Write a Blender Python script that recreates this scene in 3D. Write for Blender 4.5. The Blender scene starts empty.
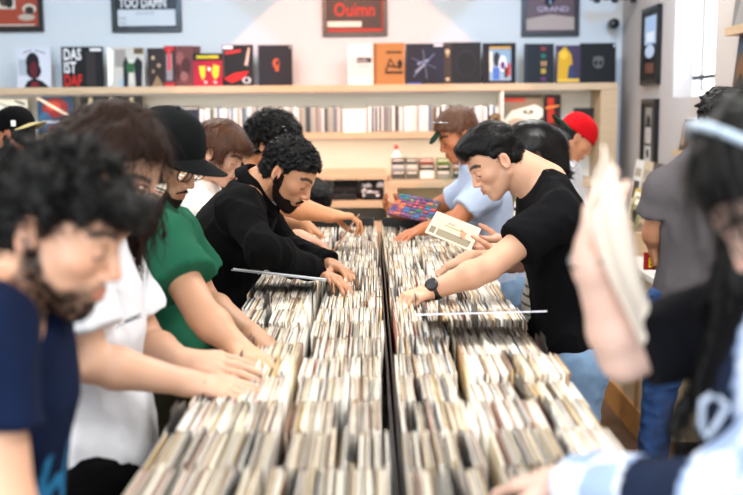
import bpy, math, random
import numpy as np
from mathutils import Vector, Matrix, Euler
random.seed(7); rng=np.random.default_rng(7)
SC=bpy.context.scene; COL=SC.collection
PI=math.pi
def V(*a): return np.array(a,float)
def nrm(v):
    v=np.asarray(v,float); return v/max(1e-9,np.linalg.norm(v))
# ---------------- camera ----------------
H=1.75; F=1000.0; PITCH=math.atan(137.5/F); ROLL=math.radians(-.5)
cam=bpy.data.cameras.new('camera'); camo=bpy.data.objects.new('camera',cam); COL.objects.link(camo)
cam.sensor_width=36; cam.lens=F*36/743; cam.clip_start=.05
camo.location=(0,0,H)
MR=(Matrix.Rotation(PI/2-PITCH,3,'X')@Matrix.Rotation(ROLL,3,'Z'))
camo.rotation_euler=MR.to_euler()
cam.dof.use_dof=True; cam.dof.focus_distance=3.3; cam.dof.aperture_fstop=2.3
SC.camera=camo
MRn=np.array(MR)
def ray(px,py):
    return MRn@V((px-371.5)/F,-(py-247.5)/F,-1.0)
def at(px,py,Y):
    d=ray(px,py); t=Y/d[1]; return V(0,0,H)+d*t
def atX(px,py,X):
    d=ray(px,py); t=X/d[0]; return V(0,0,H)+d*t
# ---------------- materials ----------------
def lin(c):
    return tuple(((v/12.92) if v<=.04045 else ((v+.055)/1.055)**2.4) for v in c)
def rgb(h):
    h=h.lstrip('#'); h=h if len(h)==6 else ''.join(c*2 for c in h)
    return lin([int(h[i:i+2],16)/255 for i in (0,2,4)])
_M={}
def mat(name,col='#888888',rough=.6,metal=0,bump=0,bscale=60,stretch=None,var=0,vscale=8,coat=0,emit=0,sub=0,attr=False,trans=0,sheen=0,rand=None,dark=None,spec=.5):
    if name in _M: return _M[name]
    m=bpy.data.materials.new(name); m.use_nodes=True; nt=m.node_tree; n=nt.nodes; l=nt.links
    b=n['Principled BSDF']; c=rgb(col) if isinstance(col,str) else col
    b.inputs['Base Color'].default_value=(*c,1); b.inputs['Roughness'].default_value=rough; b.inputs['Metallic'].default_value=metal
    b.inputs['Specular IOR Level'].default_value=spec; b.inputs['Coat Weight'].default_value=coat; b.inputs['Coat Roughness'].default_value=.15
    b.inputs['Transmission Weight'].default_value=trans
    b.inputs['Sheen Weight'].default_value=sheen
    if sub:
        b.inputs['Subsurface Weight'].default_value=sub; b.inputs['Subsurface Radius'].default_value=(.012,.005,.003); b.inputs['Subsurface Scale'].default_value=1.0
    if emit:
        b.inputs['Emission Color'].default_value=(*c,1); b.inputs['Emission Strength'].default_value=emit
    tc=n.new('ShaderNodeTexCoord')
    src=None
    if attr:
        a=n.new('ShaderNodeAttribute'); a.attribute_name='Col'; src=a.outputs['Color']
    if rand:
        oi=n.new('ShaderNodeObjectInfo'); g=n.new('ShaderNodeNewGeometry')
        ad=n.new('ShaderNodeMath'); ad.operation='ADD'; l.new(oi.outputs['Random'],ad.inputs[0]); l.new(g.outputs['Random Per Island'],ad.inputs[1])
        fr=n.new('ShaderNodeMath'); fr.operation='FRACT'; l.new((ad if rand[0]=='both' else oi).outputs[0 if rand[0]=='both' else 'Random'],fr.inputs[0])
        cr=n.new('ShaderNodeValToRGB'); cr.color_ramp.interpolation='CONSTANT'
        cols=rand[1]; els=cr.color_ramp.elements
        els[0].position=0; els[0].color=(*rgb(cols[0]),1); els[1].position=1/len(cols); els[1].color=(*rgb(cols[1]),1)
        for i in range(2,len(cols)):
            e=els.new(i/len(cols)); e.color=(*rgb(cols[i]),1)
        l.new(fr.outputs[0],cr.inputs[0]); src=cr.outputs['Color']
    co=tc.outputs['Object']
    if stretch:
        mp=n.new('ShaderNodeMapping'); mp.inputs['Scale'].default_value=stretch; l.new(co,mp.inputs[0]); co=mp.outputs[0]
    if var:
        nz=n.new('ShaderNodeTexNoise'); nz.inputs['Scale'].default_value=vscale; nz.inputs['Detail'].default_value=5; l.new(co,nz.inputs['Vector'])
        mx=n.new('ShaderNodeMix'); mx.data_type='RGBA'; mx.blend_type='MIX'
        dk=rgb(dark) if dark else tuple(v*(1-var) for v in c)
        mr=n.new('ShaderNodeMapRange'); mr.inputs[1].default_value=.35; mr.inputs[2].default_value=.68; l.new(nz.outputs[0],mr.inputs[0]); l.new(mr.outputs[0],mx.inputs['Factor'])
        if src is not None:
            mx.blend_type='MULTIPLY'; l.new(src,mx.inputs['A']); mx.inputs['B'].default_value=(1-var,1-var,1-var,1)
        else:
            mx.inputs['A'].default_value=(*c,1); mx.inputs['B'].default_value=(*dk,1)
        src=mx.outputs['Result']
    if src is not None: l.new(src,b.inputs['Base Color'])
    if bump:
        nb=n.new('ShaderNodeTexNoise'); nb.inputs['Scale'].default_value=bscale; nb.inputs['Detail'].default_value=4; l.new(co,nb.inputs['Vector'])
        bp=n.new('ShaderNodeBump'); bp.inputs['Strength'].default_value=bump; bp.inputs['Distance'].default_value=.004; l.new(nb.outputs[0],bp.inputs['Height']); l.new(bp.outputs[0],b.inputs['Normal'])
    _M[name]=m; return m
# ---------------- mesh building ----------------
def tag(o,label=None,cat=None,group=None,kind=None):
    if label: o['label']=label
    if cat: o['category']=cat
    if group: o['group']=group
    if kind: o['kind']=kind
    return o
def worg(o):
    p=V(0,0,0)
    while o is not None:
        p=p+np.array(o.location); o=o.parent
    return p
def link(name,verts,faces,m,parent=None,loc=None,smooth=False,cols=None,midx=None):
    verts=np.asarray(verts,float).reshape(-1,3)
    me=bpy.data.meshes.new(name)
    if parent is None:
        if loc is None: loc=V(verts[:,0].mean(),verts[:,1].mean(),verts[:,2].min())
        org=np.asarray(loc,float)
    else: org=worg(parent)
    vv=(verts-org)
    if isinstance(faces,np.ndarray):
        nf=len(faces); k=faces.shape[1]
        me.vertices.add(len(vv)); me.vertices.foreach_set('co',vv.astype(np.float32).ravel())
        me.loops.add(nf*k); me.loops.foreach_set('vertex_index',faces.astype(np.int32).ravel())
        me.polygons.add(nf); me.polygons.foreach_set('loop_start',np.arange(0,nf*k,k,dtype=np.int32))
        me.update(calc_edges=True); me.validate()
    else:
        me.from_pydata([tuple(v) for v in vv],[],faces); me.update()
    if smooth: me.shade_smooth()
    ms=m if isinstance(m,(list,tuple)) else [m]
    for x in ms: me.materials.append(x)
    if midx is not None: me.polygons.foreach_set('material_index',np.asarray(midx,dtype=np.int32))
    if cols is not None:
        ca=me.color_attributes.new('Col','FLOAT_COLOR','POINT')
        c4=np.ones((len(vv),4),np.float32); c4[:,:3]=cols; ca.data.foreach_set('color',c4.ravel())
    o=bpy.data.objects.new(name,me); COL.objects.link(o)
    if parent is None: o.location=org
    else: o.parent=parent
    return o
def empty(name,loc,label,cat,group=None):
    o=bpy.data.objects.new(name,None); o.empty_display_size=.1; COL.objects.link(o); o.location=loc
    return tag(o,label,cat,group)
class MB:
    def __init__(s): s.v=[]; s.f=[]; s.m=[]; s.cm=0
    def add(s,vs,fs):
        b=len(s.v); s.v+= [tuple(map(float,v)) for v in vs]; s.f+=[tuple(b+i for i in f) for f in fs]; s.m+=[s.cm]*len(fs); return s
    def box(s,lo,hi,R=None,c=None,bev=0):
        lo=np.array(lo,float); hi=np.array(hi,float); cc=(lo+hi)/2; h=(hi-lo)/2
        if bev>0:
            bv=min(bev,min(h)*.9); pts=[];idx={}
            for sx in (-1,1):
                for sy in (-1,1):
                    for sz in (-1,1):
                        for ax in range(3):
                            q=V(sx,sy,sz)*(h-bv); q[ax]=(sx,sy,sz)[ax]*h[ax]; idx[(sx,sy,sz,ax)]=len(pts); pts.append(q)
            fs=[]
            for ax in range(3):
                a,b=(ax+1)%3,(ax+2)%3
                for sg in (-1,1):
                    q=[]
                    for (u,w) in ((-1,-1),(1,-1),(1,1),(-1,1)):
                        k=[0,0,0]; k[ax]=sg; k[a]=u; k[b]=w; q.append(idx[(*k,ax)])
                    fs.append(q if sg>0 else q[::-1])
                for u in (-1,1):
                    for w in (-1,1):
                        k0=[0,0,0];k1=[0,0,0]; k0[ax]=-1;k1[ax]=1
                        for k in (k0,k1): k[a]=u;k[b]=w
                        q=[idx[(*k0,a)],idx[(*k1,a)],idx[(*k1,b)],idx[(*k0,b)]]
                        fs.append(q if u*w<0 else q[::-1])
            for sx in (-1,1):
                for sy in (-1,1):
                    for sz in (-1,1):
                        q=[idx[(sx,sy,sz,i)] for i in range(3)]; fs.append(q if sx*sy*sz>0 else q[::-1])
            pts=np.array(pts)
        else:
            pts=np.array([[sx,sy,sz] for sx in (-1,1) for sy in (-1,1) for sz in (-1,1)])*h
            fs=[(0,1,3,2),(4,6,7,5),(0,4,5,1),(2,3,7,6),(0,2,6,4),(1,5,7,3)]
        if R is not None: pts=pts@np.array(R).T
        return s.add(pts+cc,fs)
    def slab(s,o,ex,ey,n,t):
        """parallelogram o,o+ex,o+ex+ey,o+ey extruded by n*t"""
        o=np.asarray(o);q=[o,o+ex,o+ex+ey,o+ey]; nn=nrm(n)*t
        return s.add(q+[p+nn for p in q],[(3,2,1,0),(4,5,6,7),(0,1,5,4),(1,2,6,5),(2,3,7,6),(3,0,4,7)])
    def prism(s,pts,n,t):
        k=len(pts); nn=np.asarray(n)*t
        return s.add(list(pts)+[np.asarray(p)+nn for p in pts],[tuple(range(k))[::-1],tuple(range(k,2*k))]+[(i,(i+1)%k,k+(i+1)%k,k+i) for i in range(k)])
    def tube(s,path,r,seg=8,closed=False):
        P=[np.asarray(p,float) for p in path]; n=len(P); rr=r if hasattr(r,'__len__') else [r]*n
        vs=[]; up=None
        for i in range(n):
            t=nrm((P[(i+1)%n] if closed else P[min(i+1,n-1)])-(P[i-1] if (closed or i>0) else P[0]))
            if up is None: up=nrm(np.cross(t,V(.31,.2,.93)))
            up=nrm(up-t*np.dot(up,t)); w=np.cross(t,up)
            for k in range(seg):
                a=2*PI*k/seg; vs.append(P[i]+(up*math.cos(a)+w*math.sin(a))*rr[i])
        fs=[]
        for i in range(n if closed else n-1):
            j=(i+1)%n
            for k in range(seg):
                k2=(k+1)%seg; fs.append((i*seg+k,i*seg+k2,j*seg+k2,j*seg+k))
        if not closed: fs+= [tuple(range(seg))[::-1],tuple(range((n-1)*seg,n*seg))]
        return s.add(vs,fs)
    def lathe(s,c,axis,prof,seg=24):
        a=nrm(axis); u=nrm(np.cross(a,V(.3,.9,.2))); w=np.cross(a,u); vs=[]; n=len(prof)
        for (r,h) in prof:
            for k in range(seg):
                t=2*PI*k/seg; vs.append(np.asarray(c)+a*h+(u*math.cos(t)+w*math.sin(t))*max(r,1e-4))
        fs=[(i*seg+k,i*seg+(k+1)%seg,(i+1)*seg+(k+1)%seg,(i+1)*seg+k) for i in range(n-1) for k in range(seg)]
        fs+=[tuple(range(seg))[::-1],tuple(range((n-1)*seg,n*seg))]
        return s.add(vs,fs)
    def xf(s,fn):
        s.v=[tuple(fn(np.array(v))) for v in s.v]; return s
    def build(s,name,m,parent=None,loc=None,smooth=False):
        return link(name,s.v,s.f,m,parent,loc,smooth,midx=s.m if isinstance(m,(list,tuple)) else None)
def copy_obj(o,loc=None,parent=None):
    c=o.copy(); COL.objects.link(c)
    if loc is not None: c.location=loc
    c.parent=parent
    for ch in list(o.children): copy_obj(ch,None,c)
    return c
# ---------------- noise ----------------
_L=rng.random((32,32,32)).astype(np.float32)
def noise(p,f,seed=0):
    """p (...,3) -> value noise -1..1"""
    q=p*f+seed*7.31; i=np.floor(q).astype(np.int32); t=(q-i).astype(np.float32); t=t*t*(3-2*t); i&=31; j=(i+1)&31
    x0,y0,z0=i[...,0],i[...,1],i[...,2]; x1,y1,z1=j[...,0],j[...,1],j[...,2]; a,b,c=t[...,0],t[...,1],t[...,2]
    r=((_L[x0,y0,z0]*(1-a)+_L[x1,y0,z0]*a)*(1-b)+(_L[x0,y1,z0]*(1-a)+_L[x1,y1,z0]*a)*b)*(1-c)+((_L[x0,y0,z1]*(1-a)+_L[x1,y0,z1]*a)*(1-b)+(_L[x0,y1,z1]*(1-a)+_L[x1,y1,z1]*a)*b)*c
    return r*2-1
# ---------------- signed distance modelling ----------------
def smin(a,b,k):
    if k<=0: return np.minimum(a,b)
    h=np.maximum(k-np.abs(a-b),0)/k; return np.minimum(a,b)-h*h*k*.25
def smax(a,b,k): return -smin(-a,-b,k)
def f_cone(p,a,b,ra,rb,fl=None,ratio=1.0):
    a=np.asarray(a,float); b=np.asarray(b,float)
    pa=p-a; ba=b-a
    if fl is not None and ratio!=1.0:
        fl=nrm(fl); d=pa@fl; pa=pa+d[...,None]*fl*(1/ratio-1); ba=ba+np.dot(ba,fl)*fl*(1/ratio-1)
    h=np.clip((pa@ba)/max(np.dot(ba,ba),1e-9),0,1)
    q=pa-h[...,None]*ba
    return np.sqrt((q*q).sum(-1))-(ra+(rb-ra)*h)
def f_ell(p,c,r,R=None):
    q=p-np.asarray(c,float)
    if R is not None: q=q@np.asarray(R)   # columns of R = local axes
    r=np.asarray(r,float); k0=np.sqrt(((q/r)**2).sum(-1)); k1=np.sqrt(((q/(r*r))**2).sum(-1))
    return k0*(k0-1)/np.maximum(k1,1e-6)
class SDF:
    def __init__(s): s.ops=[]; s.lo=V(9,9,9); s.hi=-s.lo
    def add(s,fn,lo,hi,k=.01,op='u',grow=True):
        lo=np.minimum(lo,hi); s.ops.append((fn,np.asarray(lo,float),np.asarray(hi,float),k,op))
        if op=='u' and grow: s.lo=np.minimum(s.lo,lo); s.hi=np.maximum(s.hi,hi)
    def cone(s,a,b,ra,rb=None,k=.015,fl=None,ratio=1.0,op='u'):
        rb=ra if rb is None else rb; a=np.asarray(a,float); b=np.asarray(b,float); r=max(ra,rb)*max(1,ratio)+.004
        s.add(lambda p:f_cone(p,a,b,ra,rb,fl,ratio),np.minimum(a,b)-r,np.maximum(a,b)+r,k,op)
    def chain(s,pts,rs,k=.015,**kw):
        for i in range(len(pts)-1): s.cone(pts[i],pts[i+1],rs[i],rs[i+1],k,**kw)
    def ell(s,c,r,R=None,k=.01,op='u'):
        m=max(r)+.004 if R is not None else np.asarray(r)+.004
        s.add(lambda p:f_ell(p,c,r,R),np.asarray(c)-m,np.asarray(c)+m,k,op)
    def plane(s,pt,n,lo=None,hi=None,k=.004):
        """cut away the side n points to"""
        n=nrm(n); pt=np.asarray(pt,float)
        s.add(lambda p:(p-pt)@n,s.lo-.05 if lo is None else lo,s.hi+.05 if hi is None else hi,k,'i')
    def mod(s,fn,lo=None,hi=None):
        s.ops.append((fn,(s.lo-.05) if lo is None else lo,(s.hi+.05) if hi is None else hi,0,'m'))
    def mesh(s,res,fine=(),pad=.015):
        """rectilinear surface nets; fine = [(lo,hi,res)] boxes with a finer step"""
        axs=[]
        for d in range(3):
            lo=s.lo[d]-pad; hi=s.hi[d]+pad; x=lo; out=[lo]
            while x<hi:
                st=res
                for (a,b,r) in fine:
                    if a[d]-.01<=x<=b[d]+.01: st=min(st,r)
                x+=st; out.append(x)
            axs.append(np.array(out))
        D=np.full([len(a) for a in axs],1.0,np.float32)
        for fn,lo,hi,k,op in s.ops:
            mg=k+2.5*res
            sl=tuple(slice(max(0,int(np.searchsorted(axs[d],lo[d]-mg))-1),int(np.searchsorted(axs[d],hi[d]+mg))+1) for d in range(3))
            sub=D[sl]
            if sub.size==0: continue
            if op=='i':
                m=sub<.08
                if not m.any(): continue
                ix=np.nonzero(m); P=np.stack([axs[d][sl[d]][ix[d]] for d in range(3)],-1)
                sub[ix]=smax(sub[ix],fn(P).astype(np.float32),k); continue
            if op=='m':
                m=np.abs(sub)<.05; ix=np.nonzero(m)
                if len(ix[0])==0: continue
                P=np.stack([axs[d][sl[d]][ix[d]] for d in range(3)],-1); sub[ix]=sub[ix]+fn(P).astype(np.float32); continue
            G=np.stack(np.meshgrid(*[axs[d][sl[d]] for d in range(3)],indexing='ij'),-1)
            d=fn(G).astype(np.float32)
            if op=='u': D[sl]=smin(sub,d,k)
            elif op=='s': D[sl]=smax(sub,-d,k)
        D[0]=D[-1]=1; D[:,0]=D[:,-1]=1; D[:,:,0]=D[:,:,-1]=1
        return nets(D,axs)
def nets(D,axs):
    S=D<0
    n=[len(a) for a in axs]
    c=S[:-1,:-1,:-1].astype(np.int8)
    cnt=np.zeros_like(c)
    for i in (0,1):
        for j in (0,1):
            for k in (0,1):
                cnt+=S[i:n[0]-1+i,j:n[1]-1+j,k:n[2]-1+k]
    act=(cnt>0)&(cnt<8); idx=np.nonzero(act); N=len(idx[0])
    idmap=np.full(act.shape,-1,np.int32); idmap[idx]=np.arange(N)
    I,J,K=idx; acc=np.zeros((N,3)); w=np.zeros(N)
    cor={}
    for i in (0,1):
        for j in (0,1):
            for k in (0,1): cor[(i,j,k)]=(D[I+i,J+j,K+k].astype(np.float64),axs[0][I+i],axs[1][J+j],axs[2][K+k])
    for a in cor:
        for d in range(3):
            if a[d]==0:
                b=list(a); b[d]=1; b=tuple(b); A=cor[a];B=cor[b]
                m=(A[0]<0)!=(B[0]<0); den=np.where(m,A[0]-B[0],1); t=np.where(m,A[0]/den,0)
                t=np.where(m,t,0)
                for e in range(3): acc[:,e]+=np.where(m,A[1+e]+(B[1+e]-A[1+e])*t,0)
                w+=m
    vs=acc/w[:,None]; fs=[]
    for d in range(3):
        a=[slice(1,-1)]*3; a[d]=slice(0,-1); b=list(a); b[d]=slice(1,None)
        A=S[tuple(a)];B=S[tuple(b)]; e=np.nonzero(A!=B); inside=A[e]
        q=[e[0]+(0 if d==0 else 1),e[1]+(0 if d==1 else 1),e[2]+(0 if d==2 else 1)]
        u,v=(d+1)%3,(d+2)%3
        def cell(du,dv):
            r=[q[0].copy(),q[1].copy(),q[2].copy()]; r[u]=r[u]-du; r[v]=r[v]-dv; return idmap[r[0],r[1],r[2]]
        Q=np.stack([cell(1,1),cell(0,1),cell(0,0),cell(1,0)],-1)
        Q[~inside]=Q[~inside][:,::-1]; fs.append(Q)
    fs=np.concatenate(fs); fs=fs[(fs>=0).all(1)]
    return vs,fs
# ---------------- people ----------------
SKIN=dict()
def skin_mat(): return mat('skin','#c99',rough=.5,attr=True,bump=.08,bscale=300,sub=.12)
def head_f(p,g):
    """head surface in head space: x right, y forward, z up, origin between the ears"""
    x=np.abs(p[...,0]); q=np.stack([x,p[...,1],p[...,2]],-1)
    jw=g.get('jaw',1.0); nz=g.get('nose',1.0)
    d=f_ell(q,(0,-.004,.036),(.077,.096,.087))
    d=smin(d,f_ell(q,(0,.034,-.028),(.058*jw,.055,.078)),.03)
    d=smin(d,f_cone(q,V(.050*jw,.004,-.042),V(.018*jw,.066,-.092),.019,.017),.025)
    d=smin(d,f_ell(q,(0,.074,-.094),(.020*jw,.017,.016)),.02)
    d=smin(d,f_ell(q,(.040,.054,-.014),(.024,.028,.022)),.02)
    d=smin(d,f_cone(q,V(.008,.087,.024),V(.042,.068,.026),.011,.010),.012)
    d=smax(d,-f_ell(q,(.032,.101,.006),(.017,.018,.012)),.014)
    d=smin(d,f_ell(q,(.031,.0755,.005),(.0145,.0145,.0140)),.003)
    d=smin(d,f_cone(q,V(0,.090,.014),V(0,.108*1,-.026),.0075,.0095*nz),.010)
    d=smin(d,f_ell(q,(.0115,.098,-.031),(.0085*nz,.011,.008)),.006)
    d=smin(d,f_ell(q,(0,.080,-.058),(.028,.018,.022)),.014)
    d=smin(d,f_cone(q,V(0,.0995,-.0535),V(.021,.088,-.0575),.0052,.003),.004)
    d=smin(d,f_cone(q,V(0,.0980,-.0665),V(.018,.088,-.0640),.0066,.003),.004)
    Re=np.array(Euler((.18,0,-.30)).to_matrix())
    e=f_ell(q,(.080,-.008,.0),(.0075,.0185,.031),Re)
    e=smax(e,-f_ell(q,(.0885,-.004,.003),(.008,.0105,.019),Re),.005)
    d=smin(d,e,.006)
    return d
def beard_f(p,g,t=.006):
    x=np.abs(p[...,0]); y=p[...,1]; z=p[...,2]
    q=np.stack([x,y,z],-1)
    top=np.interp(y,[-.03,.0,.016,.03,.055,.075,.085,.12],[.0,.0,-.02,-.048,-.066,-.062,-.070,-.070])+.006*noise(p,60,2)
    m=np.maximum(z-top,-(y+.004+.3*np.minimum(z+.03,0)))
    m=np.maximum(m,-(z+.125))
    mouth=f_ell(q,(0,.10,-.060),(.024,.02,.0115))
    return smax(smax(head_f(p,g)-t-.0025*noise(p,220,3),m,.006),-mouth,.004)
def head_cols(L,g):
    """pigment of the face in head space"""
    base=np.array(rgb(g['skin'])); n=len(L); c=np.tile(base,(n,1))
    x=np.abs(L[:,0]);y=L[:,1];z=L[:,2]
    def mixin(w,col):
        nonlocal c; w=np.clip(w,0,1)[:,None]; c=c*(1-w)+np.array(col)*w
    near=(np.abs(z)<.14)&(np.abs(y)<.13)&(x<.1)
    red=base*np.array([.95,.72,.70])
    mixin(near*(1-((x-.045)**2+(y-.07)**2+(z+.02)**2)/.0009)*.45,red)
    mixin(near*(y>.09)*(1-(x**2+(z+.028)**2)/.0004)*.45,red)
    mixin(near*(x>.074)*.4*(np.abs(y)<.03),red)
    lip=((x/.023)**2+((z+.060)/.010)**2<1)&(y>.082)&near
    mixin(lip*.75,base*np.array([.78,.42,.42]))
    lipl=((x/.021)**2+((z+.0600)/.0013)**2<1)&(y>.08)&near
    mixin(lipl*.8,base*.2)
    hc=np.array(rgb(g.get('brow','#1c1512')))
    bz=.030+.006*np.sin(np.clip((x-.012)/.045,0,1)*PI)-.10*np.maximum(x-.045,0)
    mixin(near*(np.abs(z-bz)<.0055)*(x>.010)*(x<.056)*(y>.03)*.9,hc)
    # closed lids: lash line
    lz=-.002-.9*(x-.031)**2*4
    mixin(near*(np.abs(z-lz)<.0018)*(np.abs(x-.031)<.015)*(y>.06)*.9,hc*.6)
    st=g.get('stubble',0)
    if st:
        top=np.interp(y,[-.03,.0,.02,.05,.075,.085,.12],[.01,.01,-.022,-.046,-.040,-.036,-.036])
        w=np.clip((top-z)/.012,0,1)*(y>-.02)*near*(1-lip)*(z>-.125)
        top2=np.interp(y,[-.03,.0,.016,.03,.055,.075,.085,.12],[.01,.01,-.012,-.040,-.056,-.044,-.040,-.040])
        w=np.clip((top2-z)/.014,0,1)*(y>-.012+.0*z)*near*(1-lip)*(z>-.125)*(.75+.35*noise(L,160,3))
        mixin(w*st,hc*1.3)
    return c
FING=[(.030,.046,.0092,.0),(.010,.050,.0094,.10),(-.0105,.046,.0088,.05),(-.029,.037,.0078,-.1)]
def hand_ops(s,W,d,n,side,curl=.5,sz=1.0,spread=.18,thumb=.5,jit=0):
    """palm, four fingers and a thumb; returns the box round the hand"""
    d=nrm(d); n=nrm(n-np.dot(n,d)*d); t=np.cross(d,n) if side=='R' else np.cross(n,d)
    W=np.asarray(W,float); pts=[W]
    for i,(o,L,r,_) in enumerate(FING):
        o*=sz; L*=sz; r*=sz
        kn=W+d*(.088-.006*abs(i-1))*sz+t*o
        s.cone(W+t*o*.55+d*.005,kn,.0145*sz,.0115*sz,.014)
        dd=nrm(d+t*o/sz*spread*10*.3)
        ax=n; a=(curl if not hasattr(curl,'__len__') else curl[i])*(1+.15*math.sin(i*2.1+jit))
        p=kn; ang=a*.75; Ls=[L,L*.62,L*.5]; rs=[r,r*.92,r*.84,r*.72]; k=0
        for k in range(3):
            v=dd*math.cos(ang)+ax*math.sin(ang); q=p+v*Ls[k]; s.cone(p,q,rs[k],rs[k+1],.004); p=q; ang+=a*(.85 if k==0 else .6)
        pts.append(p)
    b=W+d*.022*sz+t*.020*sz+n*.004
    v=nrm(d*.62+t*(.75-.5*thumb)+n*(.25+.5*thumb)); p=b
    for L,r0,r1 in ((.044,.0145,.0115),(.032,.0112,.0102),(.026,.0100,.0082)):
        q=p+v*L*sz; s.cone(p,q,r0*sz,r1*sz,.007); p=q; v=nrm(v+d*.25-t*.12)
    pts.append(p); pts=np.array(pts)
    return pts.min(0)-.015,pts.max(0)+.015
def cloth_noise(s,amp,f=9,seed=0,lo=None,hi=None,stretch=None):
    st=V(1,1,.45) if stretch is None else V(*stretch)
    def fn(p):
        q=p*st; w=np.stack([noise(q,f*.6,seed+1),noise(q,f*.6,seed+2),noise(q,f*.6,seed+3)],-1)
        a=noise(q+w*.09,f,seed); b=noise(q+w*.05,f*2.1,seed+9); return amp*(np.sqrt(np.abs(a)+.01)*1.9-.9)+amp*.55*(np.sqrt(np.abs(b)+.01)*1.8-.9)+amp*.15*noise(p,f*6,seed+5)
    s.mod(fn,lo,hi)
class Person: pass
def person(label,group=None,**k):
    """k: pelvis,neck,head (ear mid-point),yaw (deg, 0 = +Y, + = towards -X), pitch, roll, shR.. etc. in world metres"""
    P=Person(); g=dict(k); P.g=g; sc=g.get('scale',1.0)
    g.setdefault('skin','#d9a98c')
    pel=V(*k['pelvis']); neck=V(*k['neck']); hc=V(*k['head'])
    R=(Matrix.Rotation(math.radians(k['yaw']),3,'Z')@Matrix.Rotation(-math.radians(k.get('pitch',0)),3,'X')@Matrix.Rotation(math.radians(k.get('roll',0)),3,'Y'))
    R=np.array(R); hs=k.get('hs',1.0); P.R=R; P.hc=hc; P.hs=hs
    toL=lambda p:((p-hc)@R)/hs
    toW=lambda l:np.asarray(l)@R.T*hs+hc
    P.toL=toL; P.toW=toW
    u=nrm(neck-pel); rr=k['shR']-k['shL']; r=nrm(rr-np.dot(rr,u)*u); f=np.cross(u,r)
    P.u,P.r,P.f=u,r,f
    wd=g.get('wide',1.0)*sc; res=g.get('res',.006)
    fine=[]
    s=SDF()
    mid=(pel+neck)/2-f*g.get('hunch',.03)
    chest=neck-u*.17*sc-f*(.0+g.get('hunch',.03)*.6); top=neck-u*.06*sc-f*.01
    depth=g.get('depth',.72)
    s.cone(pel-r*.055*sc,pel+r*.055*sc,.115*wd,.115*wd,.04)
    s.cone(pel+u*.05,mid,.135*wd,.130*wd,.05,f,.78)
    s.cone(mid,chest,.130*wd,.150*wd,.05,f,depth)
    s.cone(chest,top,.150*wd,.095*wd,.05,f,depth)
    for a in ('shR','shL'):
        s.cone(neck-u*.015,k[a]-u*.005,.050*sc,.052*sc,.03)
        s.cone(neck-u*.10*sc,k[a]-u*.03,.075*sc,.058*sc,.03)
    nb=toW(V(0,-.022,-.040)); nr=g.get('neckr',.055)*sc
    s.cone(neck-u*.03,nb,nr*1.08,nr*.98,.025)
    s.cone(toW(V(0,-.03,-.01)),neck-u*.0-f*.02,nr*.9,nr*1.05,.02)
    # arms
    arms={}
    for sd in 'RL':
        sh,el,wr=V(*k['sh'+sd]),V(*k['el'+sd]),V(*k['wr'+sd])
        ar=g.get('arm',1.0)*sc
        s.cone(sh,el,.050*ar,.041*ar,.02)
        fm=el+(wr-el)*.28
        s.cone(el,fm,.040*ar,.043*ar,.012); s.cone(fm,wr,.043*ar,.0265*ar,.015)
        hd=k.get('h'+sd)
        if hd is not None:
            dd=nrm(hd['d']); 
            lo,hi=hand_ops(s,wr,dd,hd['n'],sd,hd.get('curl',.5),hd.get('sz',1.0)*sc,hd.get('spread',.18),hd.get('thumb',.5),hd.get('jit',0))
            s.cone(wr-nrm(wr-el)*.01,wr+dd*.03,.026*sc,.022*sc,.015)
            if hd.get('fine',1): fine.append((np.minimum(lo,wr-.02),np.maximum(hi,wr+.02),g.get('hres',.0036)))
        arms[sd]=(sh,el,wr)
        if g.get('debug',1): print(f"   {sd} upper {np.linalg.norm(el-sh):.2f} fore {np.linalg.norm(wr-el):.2f}",end='')
    print(f"  spine {np.linalg.norm(neck-pel):.2f} neck {np.linalg.norm(nb-neck):.2f} sh {np.linalg.norm(rr):.2f} | {label[:40]}")
    # legs
    legs={}
    for sd,sg in (('R',1),('L',-1)):
        hip=pel+r*.088*sc*sg-V(0,0,.03); 
        an=V(*k['an'+sd]) if 'an'+sd in k else V(hip[0],hip[1],.09)+f*V(1,1,0)*g.get('foot',0)+r*.03*sg
        kn=V(*k['kn'+sd]) if 'kn'+sd in k else (hip+an)/2+nrm(f*V(1,1,0))*.02+V(0,0,.02)
        s.cone(hip,kn,.088*wd,.056*sc,.03); s.cone(kn,kn*.7+an*.3,.055*sc,.056*sc,.02); s.cone(kn*.7+an*.3,an,.056*sc,.036*sc,.02)
        ff=nrm(f*V(1,1,0)); s.cone(V(an[0],an[1],.045)-ff*.03,V(an[0],an[1],.032)+ff*.15,.034*sc,.026*sc,.02); legs[sd]=(hip,kn,an,ff)
    # head
    L=hs*.15
    def hf(p): return head_f(toL(p),g)*hs
    s.add(hf,hc-L,hc+L,.012)
    fine.append((hc-hs*.125,hc+hs*.125,g.get('fres',.0042)))
    coarse=g.get('bres',.011)
    vs,fs=s.mesh(coarse,fine+[(np.minimum(arms[sd][1],arms[sd][2])-.045,np.maximum(arms[sd][1],arms[sd][2])+.045,res) for sd in 'RL' if g.get('armfine',1)])
    LL=toL(vs); cols=head_cols(LL,g)
    nzv=noise(vs,14,4)[:,None]*.05; cols=np.clip(cols*(1+nzv),0,1)
    base_xy=V(pel[0],pel[1],0)
    body=link('person',vs,fs,skin_mat(),None,base_xy,True,cols)
    tag(body,label,'person',group); P.body=body; P.arms=arms; P.legs=legs; P.pel=pel; P.neck=neck; P.mid=mid; P.chest=chest; P.top=top; P.sc=sc; P.wd=wd; P.depth=depth; P.nr=nr; P.fine=fine
    # eyes
    return P
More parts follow.
